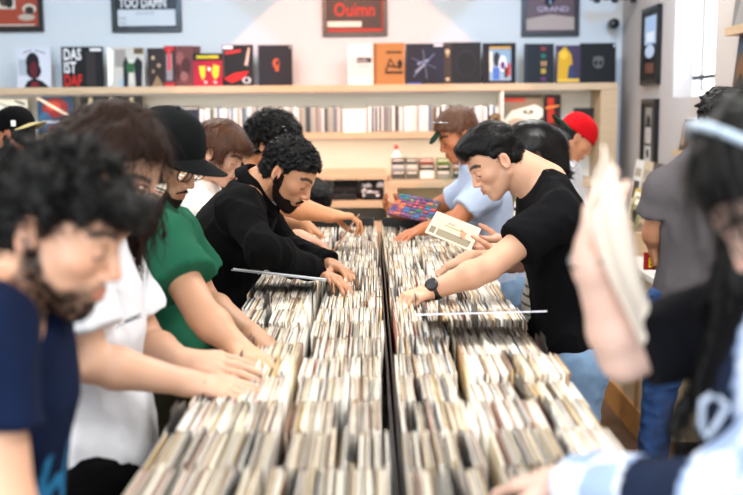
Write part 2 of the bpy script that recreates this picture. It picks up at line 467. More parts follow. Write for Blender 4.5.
def torso_cloth(P,name,m,sleeve=.55,loose=.012,hem=.10,amp=.008,neckcut=.045,res=.009,ncol=None,sleeve_r=1.0,seed=1,cuff=None,colf=None,folds=9,sl=None,hemn=None,vneck=0,mats=None,drape=0,back=0,ncol_=.30):
    """shirt or jacket: hem metres under the pelvis point, sleeves to a fraction of the arm (0-1 upper, 1-2 fore)"""
    s=SDF(); u,r,f=P.u,P.r,P.f; sc=P.sc; wd=P.wd; t=loose; pel,mid,chest,top,neck=P.pel,P.mid,P.chest,P.top,P.neck
    low=pel-u*(hem+.06)
    s.cone(low,pel+u*.05,.148*wd+t,.140*wd+t,.04,f,.84)
    s.cone(pel+u*.05,mid,.140*wd+t,.136*wd+t,.05,f,.80)
    s.cone(mid,chest,.136*wd+t,.152*wd+t,.05,f,P.depth+.02)
    s.cone(chest,top,.152*wd+t,.097*wd+t,.05,f,P.depth+.02)
    if drape: s.cone(chest+f*.05,low+f*drape,.10*wd,.10*wd,.06)
    for a in 'RL':
        sh=P.arms[a][0]
        s.cone(neck-u*.015,sh-u*.005,.050*sc+t*.7,.053*sc+t,.03)
        s.cone(neck-u*.10*sc,sh-u*.03,.078*sc+t*.7,.060*sc+t,.03)
    s.plane(pel-u*hem,-(u if hemn is None else nrm(hemn)),k=.003)
    for a in 'RL':
        sh,el,wr=P.arms[a]; fr=(sl or {}).get(a,sleeve); ar=P.g.get('arm',1.0)*sc; e=t*sleeve_r
        lo_t=np.minimum(pel,neck)
        if fr<=1:
            ax=nrm(el-sh); end=sh+(el-sh)*fr
            a0,e0=sh,end+ax*.05
            fn=lambda p,a0=a0,e0=e0,ax=ax,end=end,rb=.050*ar+e*1.6: smax(f_cone(p,a0,e0,.052*ar+t,rb),(p-end)@ax,.003)
            s.add(fn,np.minimum(a0,e0)-.09,np.maximum(a0,e0)+.09,.02)
        else:
            ax=nrm(wr-el); end=el+(wr-el)*(fr-1)
            s.cone(sh,el,.053*ar+t,.047*ar+e,.025)
            fn=lambda p,el=el,wr=wr,ax=ax,end=end: smax(smin(f_cone(p,el,el+(wr-el)*.3,.047*ar+e,.048*ar+e),f_cone(p,el+(wr-el)*.3,wr+ax*.05,.048*ar+e,.033*ar+e),.01),(p-end)@ax,.003)
            s.add(fn,np.minimum(el,wr)-.10,np.maximum(el,wr)+.10,.02)
    cloth_noise(s,amp,folds,seed)
    # neck opening
    hb_=P.toW(V(0,-.03,-.03)); nd=hb_-neck
    s.cone(neck-u*.05,neck+nd*(ncol_+.25),P.nr*1.25+.012,P.nr+.007,.03)
    nk=neck+u*.0+f*.03
    nn=nrm(u*1.0+f*.55)
    nb=P.toW(V(0,-.03,-.03))
    s.plane(neck+nd*ncol_,nrm(nd*.9+f*.0),lo=neck-.11,hi=neck+.25,k=.003)
    s.cone(neck+nd*(ncol_-.12),nb,P.nr*1.02+.001,P.nr+.004,.002,op='s')
    if vneck: s.cone(neck+u*.02+f*.06,neck-u*vneck+f*.14,.05,.012,.004,op='s')
    vs,fs=s.mesh(res)
    cols=None
    if colf is not None: cols=colf(vs)
    o=link(name,vs,fs,m,P.body,None,True,cols)
    return o
def trousers(P,m,name='trousers',loose=.010,amp=.005,res=.011,topcut=.10,seed=3,shoes=True,shoem=None,colf=None):
    s=SDF(); u,r,f=P.u,P.r,P.f; sc=P.sc; wd=P.wd; pel=P.pel; t=loose
    s.cone(pel-r*.055*sc,pel+r*.055*sc,.118*wd+t,.118*wd+t,.04); s.cone(pel,pel+u*.13,.125*wd+t,.125*wd+t,.03,f,.80)
    for sd in 'RL':
        hip,kn,an,ff=P.legs[sd]
        s.cone(hip,kn,.090*wd+t,.060*sc+t,.03); s.cone(kn,an-V(0,0,.01),.060*sc+t,.050*sc+t,.02)
    s.plane(pel+u*topcut,u,k=.003); s.plane(V(0,0,.045),V(0,0,-1),k=.003)
    cloth_noise(s,amp,10,seed,stretch=(1,1,1.6))
    vs,fs=s.mesh(res); o=link(name,vs,fs,m,P.body,None,True,colf(vs) if colf else None)
    if shoes:
        for sd in 'RL':
            hip,kn,an,ff=P.legs[sd]; q=SDF(); a0=V(an[0],an[1],.052)
            q.cone(a0-ff*.045,a0+ff*.06,.044,.043,.02); q.cone(a0+ff*.06-V(0,0,.008),a0+ff*.17-V(0,0,.012),.042,.036,.02); q.cone(a0,a0+V(0,0,.05),.046,.044,.02)
            q.plane(V(0,0,.004),V(0,0,-1),k=.002); q.plane(V(0,0,.10),V(0,0,1),k=.003)
            v2,f2=q.mesh(.009); link('shoe',v2,f2,shoem or mat('shoe_dark','#26262a',rough=.5),P.body,None,True)
    return o
HY=[-.12,-.08,-.04,-.015,.012,.03,.05,.075,.10,.14]
def short_hair(P,m,name='hair',t=.010,top=.016,line=None,extra=None,res=.0036,clump=.004,cf=55,stretch=(1,1,1),seed=2,sides=None,back=-.06,locks=0,lockp=None,front=.068,st=None,tight=False):
    std=st
    """cap of hair in head space; t side thickness, top crown thickness"""
    g=P.g; s=SDF(); lz=line or [back,back,back+.012,-.016,.010,.040,.050,front,front,front]
    tt=t
    def base(p):
        x,y,z=np.abs(p[...,0]),p[...,1],p[...,2]
        th=tt+(top-tt)*np.clip((z-.03)/.07,0,1)
        d=f_ell(p,(0,-.004,.036),(.077,.096,.087))-th
        low=f_ell(p,(0,-.035,-.02),(.062,.062,.07))-tt*.8
        d=smin(d,low,.02)
        line_=np.interp(y,HY,lz)
        d=smax(d,(line_-z)*.8,.008)
        if not P.g.get('coverear'): d=smax(d,-f_ell(np.stack([x,y,z],-1),(.085,-.006,-.002),(.02,.023,.033)),.004)
        return d
    s.add(base,V(-.13,-.15,-.16),V(.13,.15,.18),.004)
    if extra: extra(s)
    rg=np.random.default_rng(seed)
    if locks: lockp(s,rg,locks)
    st=V(*stretch)
    s.mod(lambda p: clump*(noise(p*st+.02*noise(p,30,seed+2)[...,None],cf,seed)-.3*np.abs(noise(p*st,cf*2.2,seed+4))))
    vs,fs=s.mesh(res,pad=.01)
    if std: vs,fs=strands(vs,fs,**{**std,'flow':FLOW[std['flow']]})
    return link(name,P.toW(vs),fs,m,P.body,None,True)
def surf_pt(rg,zmin=-.02,front=True):
    while True:
        v=nrm(rg.normal(size=3)); p=V(0,-.004,.036)+v*V(.080,.099,.090)
        l=np.interp(p[1],HY,[-.06,-.06,-.05,-.016,.02,.045,.055,.062,.07,.07])
        if p[2]>max(l,zmin): return p,v
def strands(vs,fs,n,L,flow,curl=0,cf=1.5,w=.0011,lift=.002,jit=.25,seed=1,seg=5,R=.11):
    '''thin tapering ribbons of hair growing from a base surface'''
    rg=np.random.default_rng(seed); tri=vs[fs]; fn=np.cross(tri[:,1]-tri[:,0],tri[:,3]-tri[:,0]); N=np.zeros_like(vs)
    for k in range(4): np.add.at(N,fs[:,k],fn)
    N/=np.maximum(np.linalg.norm(N,axis=1),1e-12)[:,None]
    idx=rg.integers(0,len(vs),n); p=vs[idx]; nn=N[idx]; fl=flow(p)+rg.normal(size=(n,3))*jit
    t=fl-(fl*nn).sum(1)[:,None]*nn; t/=np.maximum(np.linalg.norm(t,axis=1),1e-9)[:,None]; b=np.cross(nn,t)
    Ls=L*rg.uniform(.5,1.2,n); ph=rg.uniform(0,6.28,n); out=[]
    for s_ in range(seg+1):
        u=s_/seg; x=Ls*u
        q=p+t*x[:,None]+nn*(lift*math.sin(PI*min(u*.8+.1,1))+.0006-(x*x/(2*R)))[:,None] if R else p+t*x[:,None]
        if curl: q=q+b*(curl*np.sin(2*PI*cf*u+ph))[:,None]+nn*(curl*.7*np.cos(2*PI*cf*u+ph))[:,None]
        wd=w*(1-.85*u**2); out+=[q-b*wd/2,q+b*wd/2]
    A=np.stack(out,1); V_=A.reshape(-1,3); k=2*(seg+1); base=np.arange(n)[:,None]*k
    F_=np.concatenate([base+np.array([2*s_,2*s_+1,2*s_+3,2*s_+2]) for s_ in range(seg)],0)
    return np.concatenate([vs,V_]),np.concatenate([fs,F_+len(vs)])
FLOW=dict(
 down=lambda p:np.stack([p[:,0]*2,p[:,1]*2,np.full(len(p),-.25)],1),
 back=lambda p:np.stack([p[:,0]*1.0,np.full(len(p),-1.),np.full(len(p),-.25)],1),
 fwd=lambda p:np.stack([p[:,0]*1.0,np.full(len(p),.8),np.full(len(p),-.5)],1),
 side=lambda p:np.stack([np.sign(p[:,0])*.4,np.full(len(p),-.5),np.full(len(p),-.8)],1),
 hang=lambda p:np.stack([p[:,0]*.6,np.full(len(p),.22)+p[:,1]*2,np.full(len(p),-.9)],1),
 rnd=lambda p:np.random.default_rng(5).normal(size=p.shape))
def wavy_locks(L0=.05,r=.009,flow=(0,.5,-.6),jit=.5,zmin=-.05):
    def fn(s,rg,n):
        for i in range(n):
            p,v=surf_pt(rg,zmin); L=L0*rg.uniform(.6,1.3); fl=V(*flow)+rg.normal(size=3)*jit; fl=nrm(fl-v*np.dot(fl,v)*.8+v*.35)
            q1=p+fl*L*.5+v*.006; fl2=nrm(fl+rg.normal(size=3)*.5+V(0,0,-.4)); q2=q1+fl2*L*.5
            q3=q2+nrm(fl2+rg.normal(size=3)*.7)*L*.35
            s.chain([p,q1,q2,q3],[r,r*1.05,r*.8,r*.35],.006)
    return fn
def beard(P,m,t=.003,res=.0036,name='beard',fn=None,n=2200,L=.009):
    s=SDF(); s.add(lambda p:beard_f(p,P.g,t),V(-.09,-.03,-.14),V(.09,.13,.02),.0)
    if fn: fn(s)
    vs,fs=s.mesh(res,pad=.01)
    vs,fs=strands(vs,fs,n,L,FLOW['fwd'],w=.0009,lift=.001,jit=.4,seg=3,R=.2); return link(name,P.toW(vs),fs,m,P.body,None,True)
def glasses(P,m,r=.0016,w=.025,h=.019,y=.104,z=.004,round_=False,lens=True):
    mb=MB()
    for sg in (-1,1):
        pts=[]
        for i in range(20):
            a=2*PI*i/20; ca,sa=math.cos(a),math.sin(a); e=1 if round_ else .7
            pts.append(V(sg*.033+w*math.copysign(abs(ca)**e,ca),y-.010*abs(ca*w+.033)/.05,z+h*math.copysign(abs(sa)**e,sa)))
        mb.tube([P.toW(q) for q in pts],r,6,True)
        mb.tube([P.toW(q) for q in (V(sg*.058,y-.012,z+.008),V(sg*.078,.05,z+.010),V(sg*.083,.0,z+.012),V(sg*.084,-.012,z-.002))],r,6)
    mb.tube([P.toW(q) for q in (V(-.009,y,z+.004),V(0,y+.003,z+.007),V(.009,y,z+.004))],r,6)
    o=mb.build('glasses',m,P.body,smooth=True)
    if lens:
        for sg in (-1,1):
            q=MB(); pts=[P.toW(V(sg*.033+w*math.cos(2*PI*i/16),y-.010,z+h*math.sin(2*PI*i/16))) for i in range(16)]
            q.prism(pts,P.R@V(0,1,0),.0012); q.build('lens',mat('lens_glass','#ffffff',rough=.02,trans=1.0),o)
    return o
def cap(P,m,brim=True,bm=None,back=False,lift=0,tilt=0,name='cap',brimlen=.075,col2=None,scale=1.0,snap=True):
    """six-panel cap; back=True turns the peak to the rear"""
    mb=MB(); S=P.R; T=np.array(Euler((math.radians(tilt),0,PI if back else 0)).to_matrix())
    def W(q): return P.toW(T@(V(*q))+V(0,-.004,.036+lift))
    rx,ry,rz=.088*scale,.108*scale,.098*scale; vs=[];fs=[]; nu,nv=36,12
    for j in range(nv+1):
        a=(j/nv)*(PI/2+.18); 
        for i in range(nu):
            b=2*PI*i/nu; seam=1-.018*abs(math.cos(3*b))**8*math.sin(min(a,PI/2))
            k=math.sin(a) if a<PI/2 else 1+.0*(a-PI/2)
            z=rz*math.cos(a) if a<PI/2 else -rz*math.sin(a-PI/2)
            x=rx*k*math.cos(b)*seam; y=ry*k*math.sin(b)*seam
            if y>0 and a<PI/2: z+=.012*(y/ry)*math.sin(2*a)
            vs.append(W((x,y,z+.002)))
    for j in range(nv):
        for i in range(nu):
            i2=(i+1)%nu; fs.append((j*nu+i,(j+1)*nu+i,(j+1)*nu+i2,j*nu+i2))
    mb.add(vs,fs)
    # inner layer gives the cloth a thickness
    vi=[W(tuple(np.linalg.solve(T,np.array(P.toL(np.array(v)))-V(0,-.004,.036+lift))*.965)) for v in vs]
    mb.add(vi,[f[::-1] for f in fs]); 
    e=nv*nu; n0=len(vs)
    for i in range(nu):
        i2=(i+1)%nu; mb.f.append((e+i,n0+e+i,n0+e+i2,e+i2)); mb.m.append(0)
    o=mb.build(name,m,P.body,smooth=True)
    b=MB(); b.lathe(W((0,0,rz)),S@T@V(0,0,1),[(.0,-.003),(.008,-.002),(.009,.002),(.004,.005),(.0,.006)],12); b.build('button',m,o,smooth=True)
    if brim:
        vs=[];fs=[]; nu2,nv2=22,7
        for sidez in (0,1):
            for j in range(nv2+1):
                t=j/nv2
                for i in range(nu2+1):
                    a=math.radians(28)+math.radians(124)*i/nu2
                    bx,by=rx*.99*math.cos(a),ry*.99*math.sin(a)
                    L=brimlen*(math.sin((i/nu2)*PI)**.45)
                    x=bx*(1+t*.10); y=by+L*t
                    z=.002-.026*(x/rx)**2-.10*L*t+ (0 if sidez else -.004)
                    vs.append(W((x,y,z)))
        N=(nu2+1)*(nv2+1)
        for sidez in (0,1):
            for j in range(nv2):
                for i in range(nu2):
                    q=(j*(nu2+1)+i,j*(nu2+1)+i+1,(j+1)*(nu2+1)+i+1,(j+1)*(nu2+1)+i); q=tuple(v+N*sidez for v in q); fs.append(q if sidez==1 else q[::-1])
        rim=[nv2*(nu2+1)+i for i in range(nu2+1)]
        for a_,b_ in zip(rim[:-1],rim[1:]): fs.append((a_,b_,b_+N,a_+N))
        bb=MB(); bb.add(vs,fs); bb.build('peak',bm or m,o,smooth=True)
    return o
def quick(P,nm='cuff'): pass

def collar(P,m,R=.066,h=.034,fold=.040,front=.9,drop=.05,name='collar'):
    """a shirt collar: a band that stands round the neck and folds over"""
    u,r,f=P.u,P.r,P.f; nb=P.toW(V(0,-.03,-.03)); ax=nrm(nrm(nb-P.neck)*.5+u*.5); vs=[];fs=[]; n=40
    c=P.neck+ax*.030
    prof=[(0,-.020,0),(.002,h*.6,0),(.004,h,0),(.010,h+.003,0),(.016,h-.004,0),(.026,h-fold*.6,0),(.034,h-fold,0),(.030,h-fold-.001,0),(.020,h-fold*.55,0),(.008,h-.008,0),(.004,-.018,0)]
    k=len(prof)
    for i in range(n+1):
        th=(-1+2*i/n)*PI*front; s_=math.sin(th); c_=-math.cos(th)
        d=nrm(r*s_+f*c_); d=nrm(d-ax*np.dot(d,ax)); fr=max(0,c_+.1)
        for (o,z,_) in prof:
            R_=R*P.sc*(1+.12*fr); wide=1+fr*.5
            vs.append(c+d*(R_+o)+ax*(z*(wide if z<0 or o>.02 else 1))-u*drop*fr**1.3)
    for i in range(n):
        for j in range(k):
            j2=(j+1)%k; fs.append((i*k+j,i*k+j2,(i+1)*k+j2,(i+1)*k+j))
    fs+= [tuple(range(k))[::-1],tuple(range(n*k,n*k+k))]
    return link(name,vs,fs,m,P.body,None,True)
LP,DAY,WIN,WORLD,EXPO,STR,PJP=78,400,30,2.5,-.72,.30,112
# ---------------- setting ----------------
YW=7.75; XR=1.92; XL=-3.3; ZC=3.3; YF=-3.2
wallm=mat('wall_paint','#cbd1d5',rough=.75,bump=.05,bscale=120)
rwallm=mat('right_wall_paint','#b3aba6',rough=.75,bump=.05,bscale=120)
creamm=mat('cream_panel','#efeadb',rough=.7)
birch=mat('birch_ply','#c6aa88',rough=.5,var=.12,vscale=6,stretch=(1,6,14),bump=.05)
ply2=mat('plywood_kick','#c08a4c',rough=.5,var=.2,vscale=5,stretch=(2,1,14))
blackm=mat('black_laminate','#0d0d10',rough=.45)
blkpl=mat('black_plastic','#0a0a0c',rough=.3)
floorm=mat('floor_wood','#5b4434',rough=.45,var=.35,vscale=3,stretch=(6,.8,1))
def struct(name,lo,hi,m):
    return tag(MB().box(lo,hi).build(name,m),kind='structure')
struct('floor',(XL-.2,YF-.2,-.1),(XR+.2,YW+.2,0),floorm)
struct('ceiling',(XL-.2,YF-.2,ZC),(XR+.2,YW+.2,ZC+.1),mat('ceiling_paint','#e8e8e6',rough=.9))
struct('wall_back',(XL-.2,YW,0),(XR+.2,YW+.15,ZC),wallm)
struct('wall_left',(XL-.15,YF-.2,0),(XL,YW,ZC),wallm)
# right wall with a window opening
w0=atX(676,0,XR)[1]; w1=atX(717,0,XR)[1]; zb=atX(697,96.5,XR)[2]; zt=2.95
mb=MB(); mb.box((XR,YF-.2,0),(XR+.2,w1,ZC)); mb.box((XR,w0,0),(XR+.2,YW,ZC)); mb.box((XR,w1,0),(XR+.2,w0,zb)); mb.box((XR,w1,zt),(XR+.2,w0,ZC))
tag(mb.build('wall_right',rwallm),kind='structure')
wf=tag(MB().box((XR+.12,w1,zb),(XR+.16,w0,zb+.04)).box((XR+.12,w1,zt-.04),(XR+.16,w0,zt)).box((XR+.12,w1,zb+.04),(XR+.16,w1+.03,zt-.04)).box((XR+.12,w0-.03,zb+.04),(XR+.16,w0,zt-.04)).build('window_1',mat('white_frame','#f2f2f0')),kind='structure')
zl=atX(697,78,XR+.14)[2]
MB().box((XR+.11,w1+.03,zl-.012),(XR+.15,w0-.03,zl+.012)).build('glazing_bar',mat('dark_bar','#3a3c40'),wf)
MB().box((XR+.135,w1+.03,zb+.04),(XR+.141,w0-.03,zt-.04)).build('window_pane',mat('window_glass','#ffffff',rough=.0,trans=1.0),wf)
# shop window wall behind the camera
mb=MB(); mb.box((XL,YF-.15,0),(XR,YF,.5)); mb.box((XL,YF-.15,3.0),(XR,YF,ZC)); mb.box((XL,YF-.15,.5),(XL+.3,YF,3.0)); mb.box((XR-.3,YF-.15,.5),(XR,YF,3.0))
tag(mb.build('wall_front',wallm),kind='structure')
mb=MB()
for x in np.linspace(XL+.3,XR-.3,4): mb.box((x-.03,YF-.1,.5),(x+.03,YF-.04,3.0))
tag(mb.build('window_2',blkpl),kind='structure')

# ---------------- back wall shelving ----------------
def pbox(x0,x1,y0,y1,Yf,dep):
    a=at(x0,(y0+y1)/2,Yf); b=at(x1,(y0+y1)/2,Yf); xm=(x0+x1)/2
    return V(a[0],Yf,at(xm,y1,Yf)[2]),V(b[0],Yf+dep,at(xm,y0,Yf)[2])
YS=7.38
zs1=at(371,91.8,YS)[2]; zs0=at(371,84.6,YS)[2]     # main shelf board
xe1=at(618,100,YS)[0]; xe0=at(601,100,YS)[0]
xL=XL+.02
wu=empty('wall_shelving',(0,YS,0),'long pale birch wall shelving unit with cream back panels along the back wall','shelf')
MB().box((xL,YS,zs1),(xe1,YW-.002,zs0),bev=.003).build('top_shelf',birch,wu)
MB().box((xe0,YS,0.001),(xe1,YW-.002,zs1-.001)).build('side_panel',birch,wu)
MB().box((xL,YW-.03,0.001),(xe0-.001,YW-.004,zs1-.001)).build('back_panel',creamm,wu)
xd=at(503,110,YS)[0]
zd1=at(371,139,YS)[2]; zd0=at(371,132.3,YS)[2]
MB().box((xL,YS+.02,zd1),(xd-.012,YW-.032,zd0),bev=.003).build('middle_shelf',birch,wu)
MB().box((xd-.010,YS,.9),(xd+.004,YW-.032,zs1-.001)).build('partition',creamm,wu)
# lower cabinets
YC=6.95
lc=empty('low_cabinet',(at(356,190,YC)[0],YC,0),'pale birch low cabinet with an open shelf for folded shirts','cabinet')
xa=at(60,180,YC)[0]; xb=at(387,180,YC)[0]; xc=at(600,180,YC)[0]
z0=at(356,180,YC)[2]; z1=at(356,174.5,YC)[2]
MB().box((xa,YC,z0),(xb,YS+.33,z1),bev=.003).build('worktop',birch,lc)
zq=at(356,208,YC)[2]; zp=at(356,201,YC)[2]
MB().box((xa,YC,zq),(xb-.001,YS+.33,zp),bev=.003).build('shelf',birch,lc)
MB().box((xa,YS+.30,zp),(xb-.001,YS+.33,z0)).build('back_panel',creamm,lc)
MB().box((xa,YC+.03,.001),(xb-.001,YC+.06,zq-.10)).build('front_panel',birch,lc)
MB().box((xb-.02,YC,zp+.001),(xb-.001,YS+.29,z0-.001)).build('side_panel',birch,lc)
rc=empty('display_counter',(at(450,190,YC)[0],YC,0),'pale birch counter with a lit yellow niche under small card racks','counter')
z2=at(430,188,YC)[2]; z3=at(430,181.5,YC)[2]
MB().box((xb,YC,z2),(xc,YS+.33,z3),bev=.003).build('worktop',birch,rc)
zn=at(430,214,YC)[2]
MB().box((xb,YC,zn-.03),(xc,YS+.29,zn)).build('niche_shelf',birch,rc)
MB().box((xb,YS+.30,zn),(xc,YS+.33,z2)).build('niche_back',creamm,rc)
MB().box((xb,YC,zn+.001),(xb+.07,YC+.03,z2-.001)).build('side_panel',birch,rc)
MB().box((xb,YC+.03,.001),(xc,YC+.06,zn-.031)).build('front_panel',birch,rc)
# ---------------- flat pictures, covers ----------------
def flat(c): return mat('print_'+c.lstrip('#'),c,rough=.6,spec=.25)
class Face:
    """a local frame: origin lower left of a front face, ex right, ey up, n outwards"""
    def __init__(s,o,ex,ey,n): s.o=np.asarray(o,float); s.ex=np.asarray(ex,float); s.ey=np.asarray(ey,float); s.n=nrm(n)
    def p(s,u,v,h=0): return s.o+s.ex*u+s.ey*v+s.n*h
def art(face,shapes,parent,name='cover_art',h0=.0006):
    mb=MB(); ms=[]
    for i,sh in enumerate(shapes):
        c=sh[0]; m=flat(c)
        if m not in ms: ms.append(m)
        mb.cm=ms.index(m); h=h0+.0004*min(i,9)+.00003*i; k=sh[1]; a=sh[2:]
        if k=='r': pts=[(a[0],a[1]),(a[2],a[1]),(a[2],a[3]),(a[0],a[3])]
        elif k=='e': pts=[(a[0]+a[2]*math.cos(t*PI/10),a[1]+a[3]*math.sin(t*PI/10)) for t in range(20)]
        elif k=='l':
            (x0,y0,x1,y1,w)=a; d=nrm((x1-x0,y1-y0)); q=V(-d[1],d[0])*w/2; pts=[(x0+q[0],y0+q[1]),(x0-q[0],y0-q[1]),(x1-q[0],y1-q[1]),(x1+q[0],y1+q[1])]
        else: pts=a[0]
        ar=sum(pts[j][0]*pts[(j+1)%len(pts)][1]-pts[(j+1)%len(pts)][0]*pts[j][1] for j in range(len(pts)))
        if ar<0: pts=pts[::-1]
        mb.prism([face.p(x,y,0) for x,y in pts],face.n,h)
    # prism winding: front faces outwards
    return link(name,mb.v,mb.f,ms,parent,midx=mb.m)
def text(face,s,u,v,hgt,m,parent,sx=1.0,bold=0,ang=0,name='lettering',align='LEFT',h=.004):
    cu=bpy.data.curves.new('t','FONT'); cu.body=s; cu.size=1; cu.extrude=.0; cu.offset=bold; cu.align_x=align; cu.resolution_u=2
    o=bpy.data.objects.new('t',cu); COL.objects.link(o); bpy.context.view_layer.update()
    dg=bpy.context.evaluated_depsgraph_get(); me=bpy.data.meshes.new_from_object(o.evaluated_get(dg)); bpy.data.objects.remove(o)
    vs=np.array([v.co[:] for v in me.vertices]).reshape(-1,3); fs=[tuple(p.vertices) for p in me.polygons]; bpy.data.meshes.remove(me)
    ex=nrm(face.ex); ey=nrm(face.ey); ca,sa=math.cos(ang),math.sin(ang)
    sc=hgt*np.linalg.norm(face.ey)/.70
    W=[face.p(u,v,h)+ex*(q[0]*sx*ca-q[1]*sa)*sc+ey*(q[0]*sx*sa+q[1]*ca)*sc for q in vs]
    return link(name,W,fs,m,parent)
def album(px0,py0,px1,py1,Y,label,base,shapes,thick=.012,yaw=0,spine=None,cat='record',group=None,name='record_album',texts=(),zfix=None,mat_=None,tilt=0.06):
    lo,hi=pbox(px0,px1,py0,py1,Y,thick)
    if zfix is not None: hi[2]+=zfix-lo[2]; lo[2]=zfix
    w=hi[0]-lo[0]; hh=hi[2]-lo[2]
    R=np.array(Euler((tilt*0,0,math.radians(yaw))).to_matrix())
    c=V((lo[0]+hi[0])/2,Y+thick/2,lo[2])
    ex=R@V(w,0,0); ey=V(0,math.sin(-tilt)*-hh,math.cos(tilt)*hh); n=R@V(0,-1,0)
    o=c-ex/2+n*thick/2
    T=empty(name,(c[0],c[1],lo[2]),label,cat,group)
    m=mat_ or mat('cover_'+base.lstrip('#'),base,rough=.55,spec=.25)
    MB().slab(o-n*thick,ex,ey,n,thick).build('sleeve' if thick<.02 else 'slipcase',m,T)
    f=Face(o,ex,ey,n)
    if spine: MB().slab(o-n*thick*1.0-ex*.004,ex*.004,ey,n,thick*1.003).build('spine',flat(spine),T)
    if shapes: art(f,shapes,T)
    for t in texts: text(f,*t,T) if False else text(f,t[0],t[1],t[2],t[3],flat(t[4]),T,**(t[5] if len(t)>5 else {}))
    return T
zsh=zs0+.001
G='albums and box sets standing on the top shelf'
A=lambda *a,**k: album(*a,group=G,zfix=zsh,**k)
A(16,41,50,82,7.5,'silver-grey album cover with a dark long-haired head lit red, first at the left','#c9ccd6',[('#a9aeb8','r',.05,.3,.3,.7),('#15151b','e',.47,.62,.20,.25),('#15151b','e',.5,.42,.22,.2),('#1b1518','p',[(.2,0),(.3,.16),(.5,.24),(.75,.16),(.95,0)]),('#5a1822','e',.5,.45,.12,.2),('#7a1a26','r',.42,.02,.62,.14),('#20202a','l',.2,.86,.45,.93,.02),('#20202a','l',.55,.93,.85,.84,.02)])
A(61,41,102,82,7.5,'black box set with big white and red lettering reading DAS IST DAF','#0c0b0c',[('#2a2524','r',.60,0,.83,.9),('#d9d9d9','r',.70,.89,.98,.96)],thick=.03,
  texts=[('DAS',.05,.68,.27,'#e6e6e8',dict(sx=.62,bold=.02)),('IST',.05,.36,.27,'#e6e6e8',dict(sx=.62,bold=.02)),('DAF',.05,.04,.27,'#c8261e',dict(sx=.62,bold=.02))])
A(107,41,144,81,7.5,'pale album cover photo of two dark-dressed figures, white streaks at its left','#b9b5ad',[('#f1f2f2','p',[(0,0),(.12,.1),(.16,.9),(.05,1),(0,1)]),('#8f8a84','r',.2,.5,.5,.95),('#c8c3b8','r',.45,.1,.7,.7),('#5b4a32','r',.72,.83,.98,.98),('#1e2224','p',[(.42,0),(.42,.6),(.5,.78),(.58,.6),(.55,0)]),('#2c5a34','r',.52,.36,.72,.6),('#14171b','p',[(.75,0),(.72,.62),(.82,.76),(.95,.62),(.92,0)]),('#9fb3c4','r',.3,0,.42,.2)])
A(147,42,166,81,7.5,'dark brown album cover scattered with small warm lights','#2a1c18',[('#c8ad86','e',.3,.75,.08,.05),('#b09070','e',.6,.55,.1,.05),('#a08468','e',.3,.4,.07,.05),('#8f6f50','p',[(.2,0),(.5,.3),(.8,.05),(.8,0)])])
A(164,41,174,82,7.48,'narrow box spine with red ends and a grey middle','#3a2a2c',[('#b4202a','r',0,.88,1,1),('#c41e28','r',.0,0,1,.1),('#8c8488','r',.2,.15,.8,.8),('#d23a3a','r',.35,.4,.65,.95)],thick=.05)
A(174,41,193,82,7.51,'mottled red-brown box cover beside the red ended spine','#6e3a38',[('#8f5550','e',.3,.7,.2,.15),('#4f2626','e',.6,.5,.25,.2),('#97605a','e',.5,.25,.2,.12),('#4a2222','e',.2,.35,.12,.2)],thick=.03)
A(192,41.5,200,82,7.53,'brown-red box edge behind the crimson record','#5a3230',[('#7a4a44','r',.1,.1,.9,.5)],thick=.03)
A(193,49,222,82,7.46,'crimson record with yellow feet-like shapes under a black band','#a3122e',[('#0e0c10','r',0,.78,1,1),('#d7c21e','r',.12,.85,.88,.93),('#cfc832','p',[(.2,.6),(.42,.62),(.40,.3),(.32,.18),(.24,.35)]),('#cfc832','p',[(.7,.66),(.9,.6),(.86,.3),(.74,.2),(.64,.4)]),('#e8dfd0','e',.55,.52,.06,.06),('#e8dfd0','e',.42,.12,.05,.03),('#e8dfd0','e',.75,.12,.05,.03)],thick=.02)
A(222,40.5,253,82,7.5,'black album cover with a red car and white lettering at the edge','#0d0d0f',[('#e8e8ea','r',.02,.90,.35,.98),('#c02a2a','l',.1,.80,.6,.86,.07),('#d21e1e','p',[(.05,.18),(.4,.32),(.85,.36),(.7,.2),(.3,.08)]),('#c9c9cc','e',.78,.14,.14,.08),('#0d0d0f','e',.78,.14,.08,.05),('#d9b9a9','p',[(.72,.5),(.85,.95),(.9,.9),(.82,.5)]),('#55585c','r',.02,.2,.06,.85)])
A(258,41,292,82,7.5,'plain navy-black box set with a tiny orange emblem','#15161f',[('#c0542e','e',.53,.55,.10,.12),('#15161f','e',.56,.56,.05,.06),('#c0542e','r',.50,.36,.60,.5),('#2b2c38','r',0,0,.05,1),('#d8d8d8','r',.92,.92,.97,.96)],thick=.04)
A(348,43,373,83.5,7.5,'white paper record sleeve with a small black label on the shelf','#e9e5e2',[('#cfc8c6','r',.05,.2,.95,.7),('#2c2a2a','r',.35,.55,.95,.68),('#b0aaaa','r',.4,.45,.9,.48)],texts=[('RECORDS',.38,.585,.05,'#e8e8e8',{'sx':.8})])
A(373,42,405,84,7.5,'brown kraft box set with a black line drawing','#a5713f',[('#8a5a2e','r',0,0,.12,1),('#241a12','r',.42,.75,.9,.80),('#2a1e14','l',.40,.32,.55,.62,.05),('#2a1e14','l',.55,.62,.7,.42,.04),('#2a1e14','l',.5,.45,.9,.40,.05),('#2a1e14','r',.38,.26,.95,.32),('#2a1e14','e',.85,.5,.08,.1)],thick=.05,yaw=-4)
